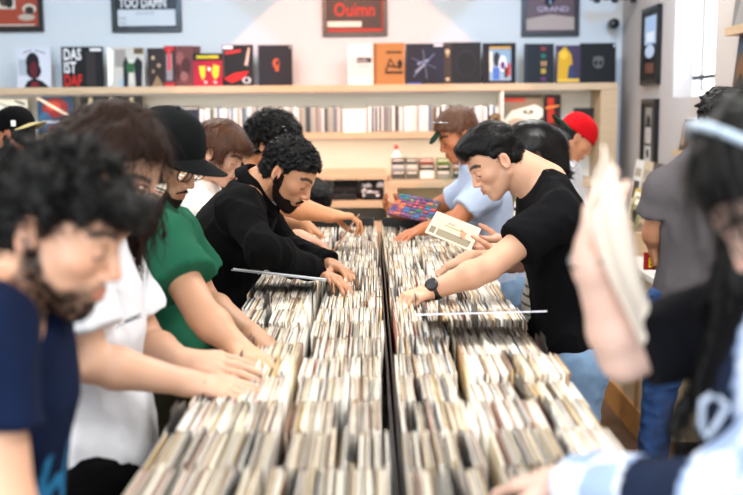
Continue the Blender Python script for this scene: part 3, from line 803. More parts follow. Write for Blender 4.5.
A(406,44,444,85,7.49,'dark navy album cover with a pale starburst of brush strokes','#161b2c',[('#5d6a86','l',.2,.2,.75,.75,.03),('#7d89a4','l',.3,.5,.6,.6,.06),('#55617c','l',.55,.15,.45,.85,.03),('#46526e','l',.15,.65,.8,.4,.03),('#8a95ae','l',.25,.3,.5,.5,.05),('#e0e0ea','r',.74,.93,.97,.98),('#2c4a9a','r',.03,.0,.4,.05)])
A(444,43,481,85,7.5,'black box set with a brown crested spine at its left','#121315',[('#3a2e26','r',0,0,.2,1),('#c2ab88','e',.10,.78,.06,.06),('#8f7650','p',[(.04,.72),(.10,.62),(.16,.72)]),('#c2ab88','e',.10,.12,.05,.04),('#1d2124','e',.6,.5,.30,.33),('#141617','e',.6,.5,.24,.27)],thick=.045)
A(483,45,516,86,7.5,'black bordered box with a colourful collage picture','#0e0d0f',[('#8aa0b4','r',.2,.08,.85,.85),('#d6a04a','r',.2,.86,.85,.91),('#20242c','e',.42,.6,.1,.18),('#3f67b0','r',.3,.1,.5,.4),('#e2e2e6','e',.6,.5,.12,.2),('#54306a','e',.6,.45,.07,.1),('#c03030','r',.75,.2,.83,.5),('#3a2a20','r',.65,.15,.75,.4),('#ded4c0','r',.2,.3,.28,.8)],thick=.04)
A(525,46,554,86,7.5,'dark blue-black box with a column of small coloured squares','#10161e',[('#8a2a34','r',.56,.82,.72,.92),('#1e6a5a','r',.56,.64,.72,.74),('#b08a5a','r',.56,.44,.64,.56),('#b08a5a','r',.67,.44,.75,.56),('#b89a3c','r',.56,.25,.72,.37),('#5a3060','r',.56,.06,.72,.16),('#27313e','r',0,0,.08,1)],thick=.04)
A(556,48,582,86,7.5,'album cover with a yellow robed figure on violet','#3a2e4a',[('#c79a22','p',[(.05,.05),(.1,.8),(.35,.98),(.6,.75),(.7,.05)]),('#2a3a5e','p',[(.45,.12),(.5,.45),(.62,.5),(.75,.12)]),('#e0b83a','e',.3,.75,.15,.12),('#d8b040','r',.05,.03,.9,.12)])
A(581,47,616,87,7.49,'large black box set with a faint grey skull-like emblem','#0d0f12',[('#5a5a58','e',.5,.52,.16,.16),('#0d0f12','e',.43,.5,.05,.06),('#0d0f12','e',.57,.5,.05,.06),('#5a5a58','r',.36,.60,.64,.66),('#e8e8e8','e',.95,.93,.03,.03)],thick=.05)
# pictures in frames
def framed(px0,py0,px1,py1,Y,label,base,shapes,texts=(),fw=.035,name='framed_poster',fc='#111113'):
    lo,hi=pbox(px0,px1,py0,py1,Y,.03); T=empty(name,((lo[0]+hi[0])/2,Y+.03,lo[2]),label,'poster')
    fm=mat('frame_'+fc.lstrip('#'),fc,rough=.35); mb=MB(); x0,x1,z0_,z1_=lo[0],hi[0],lo[2],hi[2]
    mb.box((x0,Y,z0_),(x1,Y+.03,z0_+fw),bev=.003).box((x0,Y,z1_-fw),(x1,Y+.03,z1_),bev=.003).box((x0,Y,z0_+fw),(x0+fw,Y+.03,z1_-fw),bev=.003).box((x1-fw,Y,z0_+fw),(x1,Y+.03,z1_-fw),bev=.003)
    mb.build('frame',fm,T)
    f=Face((x0+fw,Y+.02,z0_+fw),(x1-x0-2*fw,0,0),(0,0,z1_-z0_-2*fw),(0,-1,0))
    MB().box((x0+fw,Y+.02,z0_+fw),(x1-fw,Y+.029,z1_-fw)).build('picture',mat('poster_'+base.lstrip('#'),base,rough=.4,spec=.3),T)
    if shapes: art(f,shapes,T,'print')
    for t in texts: text(f,t[0],t[1],t[2],t[3],flat(t[4]),T,**(t[5] if len(t)>5 else {}))
    return T
YP=7.715
framed(-45,-62,41,32,YP,'dark framed red poster with pasted photographs, at the left edge','#a3452f',[('#d8cfc0','r',.06,.02,.94,.035),('#6a3a2c','r',0,.0,1,.02),('#cfc6b4','r',.42,.22,.70,.50),('#4a4038','e',.56,.34,.08,.09),('#2a2420','e',.62,.30,.05,.07),('#d0c4b0','e',.88,.22,.09,.06),('#3a2c28','e',.88,.20,.06,.05),('#b8a898','e',.84,.12,.11,.04),('#201a18','e',.80,.42,.07,.05),('#c0b0a0','e',.95,.42,.05,.05),('#2a1c18','r',.1,.6,.9,.9)])
framed(110,-58,180,32,YP,'black framed gig poster with white dripping letters and a pale lower panel','#121214',[('#c4cbd2','r',.02,.02,.98,.225)],
  texts=[('TOO DAMN',.05,.25,.125,'#dfe2e6',dict(sx=.62,bold=.02)),('ON TOUR',.32,.165,.028,'#555b66',dict(sx=1.3)),('tonight',.03,.11,.026,'#22252a',{}),('friday',.05,.05,.026,'#33363c',{})])
framed(322,-52,387,36,YP,'black framed poster with scrawled red lettering on black','#1c1719',[('#c23a2a','r',0,0,1,.035),('#c23a2a','r',.98,0,1,1),('#c8342a','e',.5,.75,.3,.2),('#1c1719','e',.42,.72,.1,.1),('#c8342a','l',.2,.45,.35,.62,.03),('#c8342a','l',.75,.5,.6,.66,.03),('#e6dcd0','r',.0,.06,.62,.13)],
  texts=[('Ouimn',.12,.20,.17,'#d23a2c',dict(sx=.8,bold=.01))])
framed(522,-52,580,36,YP,'black framed brownish poster with pale figures and a band of small letters','#5c464c',[('#a89a94','p',[(0,.02),(0,.16),(.5,.22),(1,.18),(1,.02)]),('#26242e','p',[(.38,.35),(.42,.7),(.5,.8),(.62,.7),(.6,.4),(.5,.3)]),('#7fa0b8','l',.5,.35,.47,.75,.03),('#d0c4bc','l',.05,.50,.3,.54,.04)],
  texts=[('GRAND',.22,.255,.07,'#b8b0c4',dict(sx=1.2))])
# right wall frames
def rframe(px0,py0,px1,py1,label,name,shapes,fw=.03,base='#0e0e10'):
    y0=atX(px1,(py0+py1)/2,XR-.03)[1]; y1=atX(px0,(py0+py1)/2,XR-.03)[1]; pm=(px0+px1)/2
    z0_=atX(pm,py1,XR-.03)[2]; z1_=atX(pm,py0,XR-.03)[2]
    T=empty(name,(XR-.015,(y0+y1)/2,z0_),label,'picture'); mb=MB(); X0=XR-.035; X1=XR-.002
    mb.box((X0,y0,z0_),(X1,y1,z0_+fw),bev=.003).box((X0,y0,z1_-fw),(X1,y1,z1_),bev=.003).box((X0,y0,z0_+fw),(X1,y0+fw,z1_-fw),bev=.003).box((X0,y1-fw,z0_+fw),(X1,y1,z1_-fw),bev=.003).build('frame',blkpl,T)
    MB().box((X0+.01,y0+fw,z0_+fw),(X1,y1-fw,z1_-fw)).build('backing',mat('backing_'+base.lstrip('#'),base,rough=.4),T)
    f=Face((X0+.01,y1-fw,z0_+fw),(0,-(y1-y0-2*fw),0),(0,0,z1_-z0_-2*fw),(-1,0,0)); art(f,shapes,T,'print'); return T
rframe(641,7,657.5,84.5,'tall black frame on the right wall with a pale blue picture above an oval','framed_picture',[('#a9c4e2','r',.12,.52,.92,.93),('#dfe8f0','r',.25,.55,.8,.7),('#b9cbe0','e',.5,.42,.32,.10),('#6a4438','r',.2,.1,.8,.25)])
rframe(640.5,99,654.5,170.5,'narrow black frame under the tall one with three silver plates','framed_picture',[('#8f8b86','r',.25,.66,.75,.93),('#1a1a1c','e',.5,.72,.15,.1),('#b8b4b0','r',.25,.36,.75,.62),('#c9c6c2','r',.25,.06,.75,.32),('#2a2a2c','e',.5,.2,.12,.08)])
# small speaker and the bracket in the corner
c=at(613,24,7.6); sp=empty('wall_speaker',(c[0],7.6,c[2]-.06),'small black wall speaker near the corner with a thin cable below','speaker')
MB().lathe(c+V(0,-.06,0),(0,1,0),[(.0,0),(.034,.0),(.038,.01),(.038,.085),(.03,.095),(0,.095)],20).build('body',blkpl,sp,smooth=True)
MB().box((c[0]-.005,7.63,c[2]-.02),(c[0]+.03,YW-.001,c[2]+.02)).build('bracket',blkpl,sp)
MB().tube([(c[0]+.03,YW-.006,c[2]-.01),(c[0]+.034,YW-.006,c[2]-.3),(c[0]+.036,YW-.006,zs0+.01)],.006,6).build('cable',mat('grey_cable','#c9cdd4'),sp)
a=at(590,-8,7.3); b=at(655,-8,7.3); zz=at(620,2.5,7.3)[2]
tl=empty('track_light',((a[0]+b[0])/2-.15,7.3,zz),'black lighting track along the top right of the back wall','lamp')
MB().box((a[0],7.27,zz+.02),(XR-.06,7.33,zz+.07),bev=.004).build('track',blkpl,tl)
for k in range(3):
    x=a[0]+.05+k*.13; MB().lathe((x,7.3,zz-.001),(0,0,1),[(.0,0),(.022,0),(.024,.01),(.02,.03),(0,.03)],12).build('spot_head',blkpl,tl,smooth=True)
MB().box((a[0]+.2,7.28,zz+.07),(a[0]+.24,7.32,ZC-.001)).build('bracket',blkpl,tl)
# right wall ledges with records
def ledge(px0,px1,pyt,pyb,label,dep=.10,Xf=None):
    Xf=XR-dep; y0=atX(px1,(pyt+pyb)/2,Xf)[1] if px1<743 else atX(px1,(pyt+pyb)/2,Xf)[1]-.35; y1=atX(px0,(pyt+pyb)/2,Xf)[1]; pm=(px0+px1)/2
    zt_=atX(pm,pyt,Xf)[2]; zb_=atX(pm,pyb,Xf)[2]
    o=tag(MB().box((Xf,y0,zb_),(XR-.002,y1,zt_),bev=.002).box((Xf,y0,zt_),(Xf+.008,y1,zt_+.012)).build('picture_ledge',birch),label,'shelf'); return Xf,y0,y1,zt_
def wall_lp(y0,y1,z,h,X,label,base,shapes,group=None,name='record_album'):
    T=empty(name,(X+.03,(y0+y1)/2,z+.002),label,'record',group)
    o=V(X,y1,z+.002); ex=V(0,-(y1-y0),0); ey=V(.035,0,h); n=nrm(np.cross(ex,ey)); n=n if n[0]<0 else -n
    MB().slab(o-n*.006,ex,ey,n,.006).build('sleeve',mat('cover_'+base.lstrip('#'),base,rough=.55,spec=.25),T); art(Face(o,ex,ey,n),shapes,T)
Xf,y0,y1,z=ledge(724.5,743,28,34.5,'short birch ledge high on the right wall at the photo edge')
wall_lp(y1-.36,y1-.04,z,.33,Xf+.02,'grey record on the upper ledge beside the window','#6f6c6a',[('#8d8a88','p',[(.1,0),(.4,.8),(.6,1),(.9,1),(.9,0)]),('#4a3a34','r',.88,0,1,1)])
Xf,y0,y1,z=ledge(724.5,743,93,97,'short birch ledge beside the window, below the upper one')
wall_lp(y1-.36,y1-.04,z,.33,Xf+.02,'brown and blue landscape record beside the window','#4a4038',[('#3c4654','r',0,.6,1,1),('#6b4a30','e',.5,.35,.4,.25),('#241c18','p',[(0,0),(.3,.3),(.6,.1),(1,.2),(1,0)])])
wall_lp(y1-.70,y1-.38,z,.33,Xf+.02,'dark brown record at the right edge of the photo','#3a2a24',[('#6a5a50','r',.1,.1,.4,.9)])
Xf,y0,y1,z=ledge(672,703,153.5,157.5,'small birch ledge behind the man in the grey tee')
for i,(c_,sh) in enumerate([('#4a3a30',[('#8a7a68','r',.1,.2,.5,.9)]),('#6a5a4c',[('#2a2220','e',.5,.5,.25,.3)]),('#38302c',[('#a08a70','r',.3,.1,.6,.8)])]):
    wall_lp(y1-.04-(i+1)*.17,y1-.04-i*.17-.01,z,.19,Xf+.02,['brown patterned record at the left end of the small ledge','tan record with a dark oval in the middle of the small ledge','dark record at the right end of the small ledge'][i],c_,sh)
# low cabinet along the right wall
XC=1.40
yc0,yc1=4.62,6.9
bc=empty('wall_cabinet',(XC,5.5,0),'cream fronted cabinet with a plywood kick board along the right wall','cabinet')
kz=.16
MB().box((XC+.012,yc0,kz),(XR-.002,yc1,.88)).build('carcass',mat('cabinet_cream','#d9c6a2',rough=.5),bc)
MB().box((XC,yc0,.001),(XC+.05,yc1,kz)).build('kick_board',ply2,bc)
MB().box((XC-.01,yc0-.01,.88),(XR-.002,yc1,.915),bev=.003).build('worktop',mat('worktop_pale','#e4e2dc',rough=.4),bc)
for y in (5.18,6.0): MB().box((XC+.002,y-.02,kz),(XC+.012,y+.02,.88)).build('batten',ply2,bc)
# record rack on that cabinet
rk=empty('record_rack',(1.5,6.4,.916),'stepped birch rack of face-out records on the right wall cabinet','rack')
zr=atX(650,232,1.45)[2]; 
MB().box((1.42,5.6,zr-.05),(1.48,6.75,zr),bev=.003).build('front_rail',ply2,rk)
MB().box((1.48,5.6,.916),(1.86,6.75,zr-.06)).build('base',birch,rk)
MB().box((1.42,5.6,.917),(1.478,5.64,zr-.051)).build('post',ply2,rk); MB().box((1.42,6.71,.917),(1.478,6.75,zr-.051)).build('post',ply2,rk)
rcol=[('#8a9468',"green-grey"),('#c4a83a','mustard'),('#5d5048','dark brown'),('#b9ada0','pale tan'),('#7a3a34','dull red'),('#dcd6cc','cream')]
for i in range(6):
    y=5.68+i*.18; xx=1.50+.045*(i%2); zz=zr-.058
    T=empty('record_album',(xx,y,zz),f'{rcol[i][1]} record face-out in the rack on the right wall cabinet','record','records in the right wall rack')
    o=V(xx,y+.155,zz); ex=V(0,-.155,0); ey=V(.05,0,.19+.03*(i%2)); n=nrm(np.cross(ex,ey)); n=n if n[0]<0 else -n
    MB().slab(o-n*.012,ex,ey,n,.012).build('sleeve',mat('cover_'+rcol[i][0].lstrip('#'),rcol[i][0],rough=.35),T)
    art(Face(o,ex,ey,n),[('#efe9dc','r',.1,.75,.9,.92),('#2a2624','r',.15,.15,.85,.6)],T)
for i in range(5):
    y=5.64+i*.21; xx=1.72; z_=zr-.058
    T=empty('record_album',(xx,y,z_),['pale grey','olive','charcoal','beige','white'][i]+' record at the back of the right wall rack','record','records at the back of the right wall rack')
    o=V(xx,y+.20,z_); ex=V(0,-.20,0); ey=V(.05,0,.36); n=nrm(np.cross(ex,ey)); n=n if n[0]<0 else -n
    MB().slab(o-n*.012,ex,ey,n,.012).build('sleeve',mat('rk%d'%i,['#c9c9c4','#84805e','#3a3836','#c8b496','#e6e2da'][i],rough=.35),T)
    art(Face(o,ex,ey,n),[('#4a443c','r',.15,.3,.85,.62),('#a59a86','r',.15,.7,.85,.85)],T)
# ---------------- under the top shelf, left ----------------
YD=7.5
zD=zd0+.001
def B(px0,py0,px1,py1,label,base,shapes,Y=YD,thick=.012,**k):
    return album(px0,py0,px1,py1,Y,label,base,shapes,thick=thick,zfix=None,**k)
B(-14,95,27,131,'white album cover with a small sketch behind the black cap','#d8d2c4',[('#8f8a80','l',.3,.9,.7,.75,.05),('#3a3632','l',.7,.95,.95,.85,.06)],zfix_=0) if False else None
def C(px0,py0,px1,label,base,shapes,Y=YD,thick=.012,**k):
    return album(px0,py0,px1,131,Y,label,base,shapes,thick=thick,zfix=zD,group='covers facing out on the middle shelf',**k)
C(-14,95,27,'white album cover with a small sketch behind the man in the black cap','#d8d2c4',[('#8f8a80','l',.3,.9,.6,.75,.05),('#3a3632','l',.7,.95,.95,.85,.06)])
C(37,93,73,'blue and red album cover crossed by a glowing diagonal beam','#28405a',[('#8a2c28','e',.5,.7,.36,.26),('#3a5a78','e',.2,.35,.2,.25),('#c04a34','e',.45,.75,.2,.12),('#f2c8a0','l',.0,.98,1,.42,.07),('#fff2e0','l',.0,.98,1,.42,.03),('#d8d8e0','r',.12,.30,.86,.36),('#a01e22','r',.3,.1,.7,.22)])
for i,(a,b) in enumerate(((80,101),(101,121),(121,142))):
    C(a,90.5,b,['left of three joined black record covers with pale figures','middle of three joined black record covers with pale figures','right of three joined black record covers with pale figures'][i],'#1d1a18',[('#cdbf9f','p',[(.3,.1),(.25,.6),(.4,.8),(.6,.8),(.75,.55),(.65,.1)]),('#cdbf9f','e',.5,.86,.10,.07),('#a8997a','l',.3,.6,.1,.45,.09),('#3a342c','r',.1,.9,.9,.97)])
C(166,103,180,'small dark blue framed cover left of the disc cases','#2b3448',[('#8a94a8','r',.15,.5,.85,.9)])
C(181,104,199,'dark blue cover with a pale border beside the disc cases','#1d2230',[('#b8b4a8','r',.08,.9,.92,.95)])
# row of disc cases, spines out
cases=[]
DC=['#e0deda','#c2c0bc','#ebeae8','#a8a6a2','#9c9484','#5f5a54','#e8e6e2','#d4d0c8','#35302c','#86705f','#c6c4c2','#1a1a1e','#e2deda','#9a8c84','#5f6f80','#d8d4ce']
casem=mat('disc_case','#ddd',rough=.25,rand=('obj',DC))
x0=at(200,120,YD)[0]; x1=at(499,120,YD)[0]; xg0=at(342,120,YD)[0]; xg1=at(366,120,YD)[0]
hcase=at(300,107,YD)[2]-zD
def mkcase(th):
    mb=MB(); mb.box((-th/2,0,0),(th/2,.135,.19),bev=.0015); return mb
proto={}
x=x0; i=0
for n_ in range(400):
    th=(.0145,.0145,.0105,.022)[int(rng.integers(0,4))]
    if x+th>x1: break
    if x+th>xg0 and x<xg1: x=xg1+.002; continue
    if th not in proto:
        o=mkcase(th).build('disc_case',casem,None,(0,0,0)); proto[th]=o; o.location=(x+th/2,YD+float(rng.uniform(0,.012)),zD)
    else:
        o=copy_obj(proto[th],(x+th/2,YD+float(rng.uniform(0,.012)),zD))
    o.scale=(1,1,float(hcase/.19*rng.uniform(.93,1.03)))
    tag(o,'slim disc case filed spine out on the middle shelf of the back wall','disc case','disc cases on the middle shelf'); x+=th+.0012
album(343,109.5,366,132,YD-.02,'white disc cover turned face-out among the filed cases','#f3f1ee',[('#d4d0cc','r',.1,.4,.9,.6),('#c8c4c0','r',.2,.75,.8,.8)],zfix=zD,cat='disc case',name='disc_case')
# right compartment
YR=7.5
zr2=zd0+.0
bay=tag(MB().box((xd+.006,YS+.05,zd1),(xe0-.001,YW-.032,zd0),bev=.003).build('bay_shelf',birch),'short birch shelf in the right bay behind the red cap','shelf')
def D(px0,py0,px1,label,base,shapes,**k): return album(px0,py0,px1,131,YR,label,base,shapes,zfix=zr2+.001,**k)
D(504,95,543,'album cover with a large cream cat-like face under a red band','#7c6a55',[('#b23a2c','r',0,.80,.55,.90),('#3a3026','r',0,.9,1,1),('#d9d2c0','p',[(.0,.3),(.2,.55),(.8,.72),(1,.6),(1,.1),(.3,.0),(0,.05)]),('#b3a188','e',.35,.2,.25,.15),('#2a2a26','e',.62,.52,.14,.06),('#d9d2c0','e',.62,.53,.06,.03),('#4a4438','p',[(.8,.2),(1,.4),(1,.1)])])
D(544,95,561,'black album cover with a glowing red streak','#1c100e',[('#b02a14','r',.2,.2,.6,.9),('#f08a3a','l',.1,.62,.9,.68,.04),('#3a1410','r',.6,.0,1,.5)])
a=at(574,108,7.6); b=at(600,166,7.6)
T=empty('hanging_sleeve',((a[0]+b[0])/2,7.6,b[2]),'tall black panel with a round white sticker behind the red cap','panel')
MB().box((a[0],7.6,max(b[2],zd0+.002)),(b[0]-.01,7.62,a[2]),bev=.002).build('panel',blackm,T)
MB().lathe((b[0]-.03,7.5995,a[2]-.02),(0,-1,0),[(0,0),(.009,0),(.009,.001),(0,.001)],12).build('sticker',flat('#e8e8e8'),T)
# ornament
c=at(495,123,7.45); T=empty('ornament',(c[0],7.45,zD),'small round dark ornament with a golden ring beside the disc cases','ornament')
MB().lathe((c[0],7.45,zD),(0,0,1),[(0,0),(.04,0),(.045,.01),(.012,.02),(.012,.03),(0,.03)],16).build('foot',blkpl,T,smooth=True)
MB().lathe((c[0],7.44,zD+.03+.05),(0,1,0),[(0,0),(.046,.0),(.05,.01),(.046,.02),(0,.02)],20).build('disc',mat('dark_brown','#2a201c',rough=.4),T,smooth=True)
MB().tube([V(c[0]+.03*math.cos(t*PI/8),7.438,zD+.08+.03*math.sin(t*PI/8)) for t in range(16)],.006,6,True).build('ring',mat('gold','#b08a4a',rough=.35,metal=.8),T,smooth=True)
# black disc box under it in the right bay
for i in range(4):
    lo,hi=pbox(578,600,152+i*5,156.5+i*5,7.45,.2); 
# folded shirts
def folded(px0,px1,py0,py1,n,label,colA,colB,seed):
    lo,hi=pbox(px0,px1,py0,py1,YC+.04,.26); rg=np.random.default_rng(seed); h=(hi[2]-zp)/n
    for i in range(n):
        s=SDF(); zc=zp+.003+h*(i+.5); w=(hi[0]-lo[0])/2-.012; cx=(lo[0]+hi[0])/2+rg.uniform(-.006,.006); cy=YC+.17
        def fn(p,zc=zc,cx=cx,cy=cy,w=w):
            q=np.abs(p-V(cx,cy,zc))-V(w-.012,.115,max(h*.5-.012,.002)); return np.sqrt((np.maximum(q,0)**2).sum(-1))+np.minimum(q.max(-1),0)-.0115
        s.add(fn,V(cx-w,cy-.13,zc-h/2),V(cx+w,cy+.13,zc+h/2)); cloth_noise(s,.002,20,i)
        v,f_=s.mesh(.008,pad=.008); cc=np.tile(np.array(rgb('#141416')),(len(v),1))
        k=noise(v*V(1,1,1.5),(26 if colB else 12),seed+i)>(.12 if colB else .25)
        if i%2==(0 if colB else 1) or colB: cc[k]=np.array(rgb('#e6e6e8'))
        tag(link('folded_shirt',v,f_,mat('print_cotton','#222',rough=.85,attr=True),None,None,True,cc),label[i],'shirt','folded shirts on the low cabinet shelf')
folded(331,359,180,201,3,['black and white folded tee, bottom of the left pile','black folded tee with white print, middle of the left pile','dark folded tee, top of the left pile'],0,0,3)
folded(360,388,182,201,3,['white patterned black tee, bottom of the right pile','white patterned black tee, middle of the right pile','white patterned black tee, top of the right pile'],0,1,9)
folded(318,330,184,201,2,['pale folded tee at the bottom left of the shelf','pale folded tee at the top left of the shelf'],0,1,19)
# small racks of cards on the counter
for i,(a_,b_,bands,lb) in enumerate([(392,405,['#2c2a2a','#9aa0a4','#4a4a48'],'small acrylic rack of dark booklets, leftmost on the counter'),(406,418,['#3a3c34','#b8b4a8','#56544c'],'small acrylic rack of grey booklets, second on the counter'),(420,434,['#8a4434','#3c4238','#efe8d8'],'small acrylic rack topped with a red-brown booklet'),(437,450,['#5e7a2c','#2a3424','#8a8a80'],'small acrylic rack topped with a green booklet'),(453,466,['#3a3c44','#8a6a54','#44443c'],'small acrylic rack of booklets partly behind the pale blue shirt')]):
    lo,hi=pbox(a_,b_,158,181.5,7.12,.10); T=empty('booklet_rack',((lo[0]+hi[0])/2,7.15,z3+.001),lb,'rack','booklet racks on the display counter'); w=hi[0]-lo[0]; ht=hi[2]-z3
    MB().box((lo[0]-.008,7.10,z3+.001),(hi[0]+.008,7.24,z3+.008)).box((lo[0]-.008,7.24,z3+.001),(hi[0]+.008,7.245,z3+ht)).box((lo[0]-.008,7.10,z3+.008),(lo[0]-.005,7.24,z3+ht*.8)).box((hi[0]+.005,7.10,z3+.008),(hi[0]+.008,7.24,z3+ht*.8)).build('holder',mat('acrylic','#f0e8d0',rough=.1,trans=.6),T)
    for j,cc in enumerate(bands[::-1]):
        zz=z3+.010+j*.01; yy=7.12+j*.03
        b_o=MB().box((lo[0],yy,zz),(hi[0],yy+.02,z3+ht*(.42+.27*j)),bev=.002).build('booklet',flat(cc),T)
        MB().box((lo[0]+.008,yy-.001,z3+ht*(.30+.27*j)),(hi[0]-.008,yy,z3+ht*(.36+.27*j))).build('title',flat('#e9e4d6'),b_o)
lo,hi=pbox(393,400,149,160,7.3,.05); T=empty('bottle',((lo[0]+hi[0])/2,7.32,z3+.001),'small white dispenser with a blue mark behind the booklet racks','bottle')
MB().lathe(((lo[0]+hi[0])/2,7.32,z3+.001),(0,0,1),[(0,0),(.03,0),(.032,.01),(.032,.17),(.014,.19),(.014,.21),(0,.21)],16).build('body',flat('#eceef0'),T,smooth=True)
MB().lathe(((lo[0]+hi[0])/2,7.32,z3+.211),(0,0,1),[(0,0),(.016,0),(.014,.03),(0,.03)],12).build('cap',flat('#d8402e'),T)
MB().lathe(((lo[0]+hi[0])/2,7.32,z3+.10),(0,0,1),[(0.031,0),(.0328,0.001),(.0328,.04),(.031,.041)],16).build('label',flat('#3a5c9a'),T)
# ---------------- record table ----------------
TY0,TY1=1.16,5.08; ZD=.972; RZ=.182
tb=empty('record_table',(.02,3.1,0),'long black record browsing table running away between the two lines of people','table')
TXL,TXR=-.405,.452
MB().box((TXL+.05,TY0+.05,.001),(TXR-.05,TY1-.05,ZD-.02)).build('base',blackm,tb)
MB().box((TXL,TY0,ZD-.02),(TXR,TY1,ZD-.001)).build('deck',blackm,tb)
MB().box((TXL,TY0,ZD),(TXL+.012,TY1,ZD+.10)).build('side_panel',blackm,tb)
MB().box((TXR-.012,TY0,ZD),(TXR,TY1,ZD+.10)).build('side_panel',blackm,tb)
MB().box((TXL+.013,TY0,ZD),(TXR-.013,TY0+.008,ZD+.10)).build('front_panel',blackm,tb)
MB().box((TXL+.013,TY1-.008,ZD),(-.006+.02,TY1,ZD+.235)).build('end_panel',blkpl,tb)
MB().box((.055,TY1-.008,ZD),(TXR-.013,TY1,ZD+.235)).build('end_panel',blkpl,tb)
MB().box((.034,TY0+.01,ZD),(.038,TY1-.01,ZD+.165)).build('centre_divider',blkpl,tb)
MB().box((.046,TY0+.01,ZD),(.050,TY1-.01,ZD+.165)).build('centre_divider',blkpl,tb)
MB().box((-.1665,TY0+.01,ZD),(-.1635,TY1-.01,ZD+.13)).build('bin_divider',blkpl,tb)
MB().box((.1995,TY0+.01,ZD),(.2025,TY1-.01,ZD+.13)).build('bin_divider',blkpl,tb)
BINS=[(TXL+.014,-.1675),(-.1625,.033),(.051,.1985),(.2035,TXR-.014)]
BN=['far left bin','bin left of the central divider','bin right of the central divider','far right bin']
RECC=['#f6f2ea','#ece4d2','#fbf9f4','#e2d5b8','#d6c19a','#c2a87c','#e9e4da','#f1ede6','#dcd0bc','#9c7b58','#efe7d2','#7d5f4a','#e2ddd6','#c8b9a4','#f4f1ea','#9c5844','#e8e2d4','#24211f','#d9d4cd','#8c8a88','#f0ead8','#a8835a','#4a5664','#e6e0d2','#c9ab6e','#eee9e0','#c9c3bb','#b7a58f','#ece6d8','#6b3f34','#dedad2','#f2eee4']
recm=mat('record_sleeve','#eee',rough=.42,rand=('both',RECC),var=.10,vscale=30,bump=.05,bscale=90,coat=.25)
innm=mat('inner_sleeve','#f1ece0',rough=.6)
def sleeve_mesh(w,h,t):
    """a card sleeve open at its top with the paper inner showing"""
    mb=MB(); e=.0006
    mb.cm=0
    mb.box((-t/2,-w/2,0),(-t/2+e,w/2,h)); mb.box((t/2-e,-w/2,0),(t/2,w/2,h*.992)); mb.box((-t/2+e,-w/2,0),(t/2-e,-w/2+e,h*.985)); mb.box((-t/2+e,w/2-e,0),(t/2-e,w/2,h*.985)); mb.box((-t/2+e,-w/2+e,0),(t/2-e,w/2-e,.001))
    mb.cm=1
    mb.box((-t/2+.0009,-w/2+.003,.002),(t/2-.0009,w/2-.003,h*.972))
    return mb
variants=[]
for i,(w,h,t) in enumerate(((.180,.1845,.0034),(.181,.186,.0050),(.179,.183,.0026),(.181,.188,.0042),(.178,.185,.0060))):
    mb=sleeve_mesh(w,h,t); variants.append((mb,t,h))
def stuff_piece(acc,mb,loc,rot):
    R=np.array(Euler(rot).to_matrix()); b=acc['n']; v=np.array(mb.v)@R.T+loc; acc['v'].append(v); acc['f'].append(np.array(mb.f)+b); acc['m']+=mb.m; acc['n']+=len(v)
NR=int((TY1-TY0-.03)/.188); protoR={}; count=0; acc=dict(v=[],f=[],m=[],n=0)
slots=[]
low={(3,4):.035,(3,9):.03,(0,6):.03,(0,7):.02,(3,7):.02,(1,10):.03}   # rows sitting lower in their bin
cards=[]
for row in range(NR):
    y=TY0+.02+.094+row*.188
    for b,(xa_,xb_) in enumerate(BINS):
        ph=rng.uniform(0,6.28); lean0=(.05 if b<2 else -.05)*rng.uniform(-.6,1.2); x=xa_+.010; rowdz=rng.uniform(0,.006)+(.014 if low.get((b,row),0)==0 else 0)
        gapx=rng.uniform(xa_,xb_) if rng.random()<.75 else 9
        while x<xb_-.012:
            k=int(rng.integers(0,5)); mb,t,h=variants[k]
            u_=(x-xa_)/(xb_-xa_)
            lean=np.clip(lean0+.03*math.sin(u_*4+ph)+rng.normal()*.012,-.28,.28)
            # keep tops inside the bin walls
            lean=np.clip(lean,-(x-xa_-.004)/.185,(xb_-.004-x)/.185)
            dz=rng.uniform(0,.002)+(rng.random()<.04)*.010
            slots.append((row,b,k,V(x,y+rng.uniform(-.002,.002),ZD+.0025+rowdz+dz),(float(rng.normal()*.008),float(lean),float(rng.normal()*.006))))
            x+=t+rng.uniform(.0010,.0034)
            if x>gapx: x+=.016; gapx=9; cards.append((row,b,x-.012))
near=slots[:300]; rest=slots[300:]
for (row,b,k,loc,rot) in near:
    if k not in protoR:
        o=variants[k][0].build('record',[recm,innm],None,(0,0,0)); o.location=loc; protoR[k]=o
    else: o=copy_obj(protoR[k],loc)
    o.rotation_euler=rot
    lab=f"record filed upright in the {['nearest','second nearest','third nearest','fourth nearest'][min(row,3)]} row of the {BN[b]}"
    tag(o,lab,'record',f"records in row {row+1} of the {BN[b]}")
for (row,b,k,loc,rot) in rest: stuff_piece(acc,variants[k][0],loc,rot)
o=link('records',np.concatenate(acc['v']),np.concatenate(acc['f']),[recm,innm],None,(0,3.3,ZD),False,midx=acc['m'])
tag(o,'hundreds of seven inch records filed in rows along the long table','record',None,'stuff')
# black divider cards standing proud of the rows
seen=0
for (row,b,x) in cards[:46]:
    y=TY0+.02+.094+row*.188
    mb=MB(); t=.0016; hh=.222+.02*rng.random()
    pts=[V(0,-.090,0),V(0,.090,0),V(0,.090,hh-.025),V(0,.080,hh-.02),V(0,.02,hh-.02),V(0,.012,hh),V(0,-.050,hh),V(0,-.058,hh-.02),V(0,-.084,hh-.02),V(0,-.090,hh-.025)]
    mb.prism(pts,V(1,0,0),t); o=mb.build('divider_card',blkpl,None,(0,0,0)); o.location=(x-.004,y,ZD+.002)
    tag(o,f"black tabbed divider card in row {row+1} of the {BN[b]}",'divider card','black divider cards among the records')
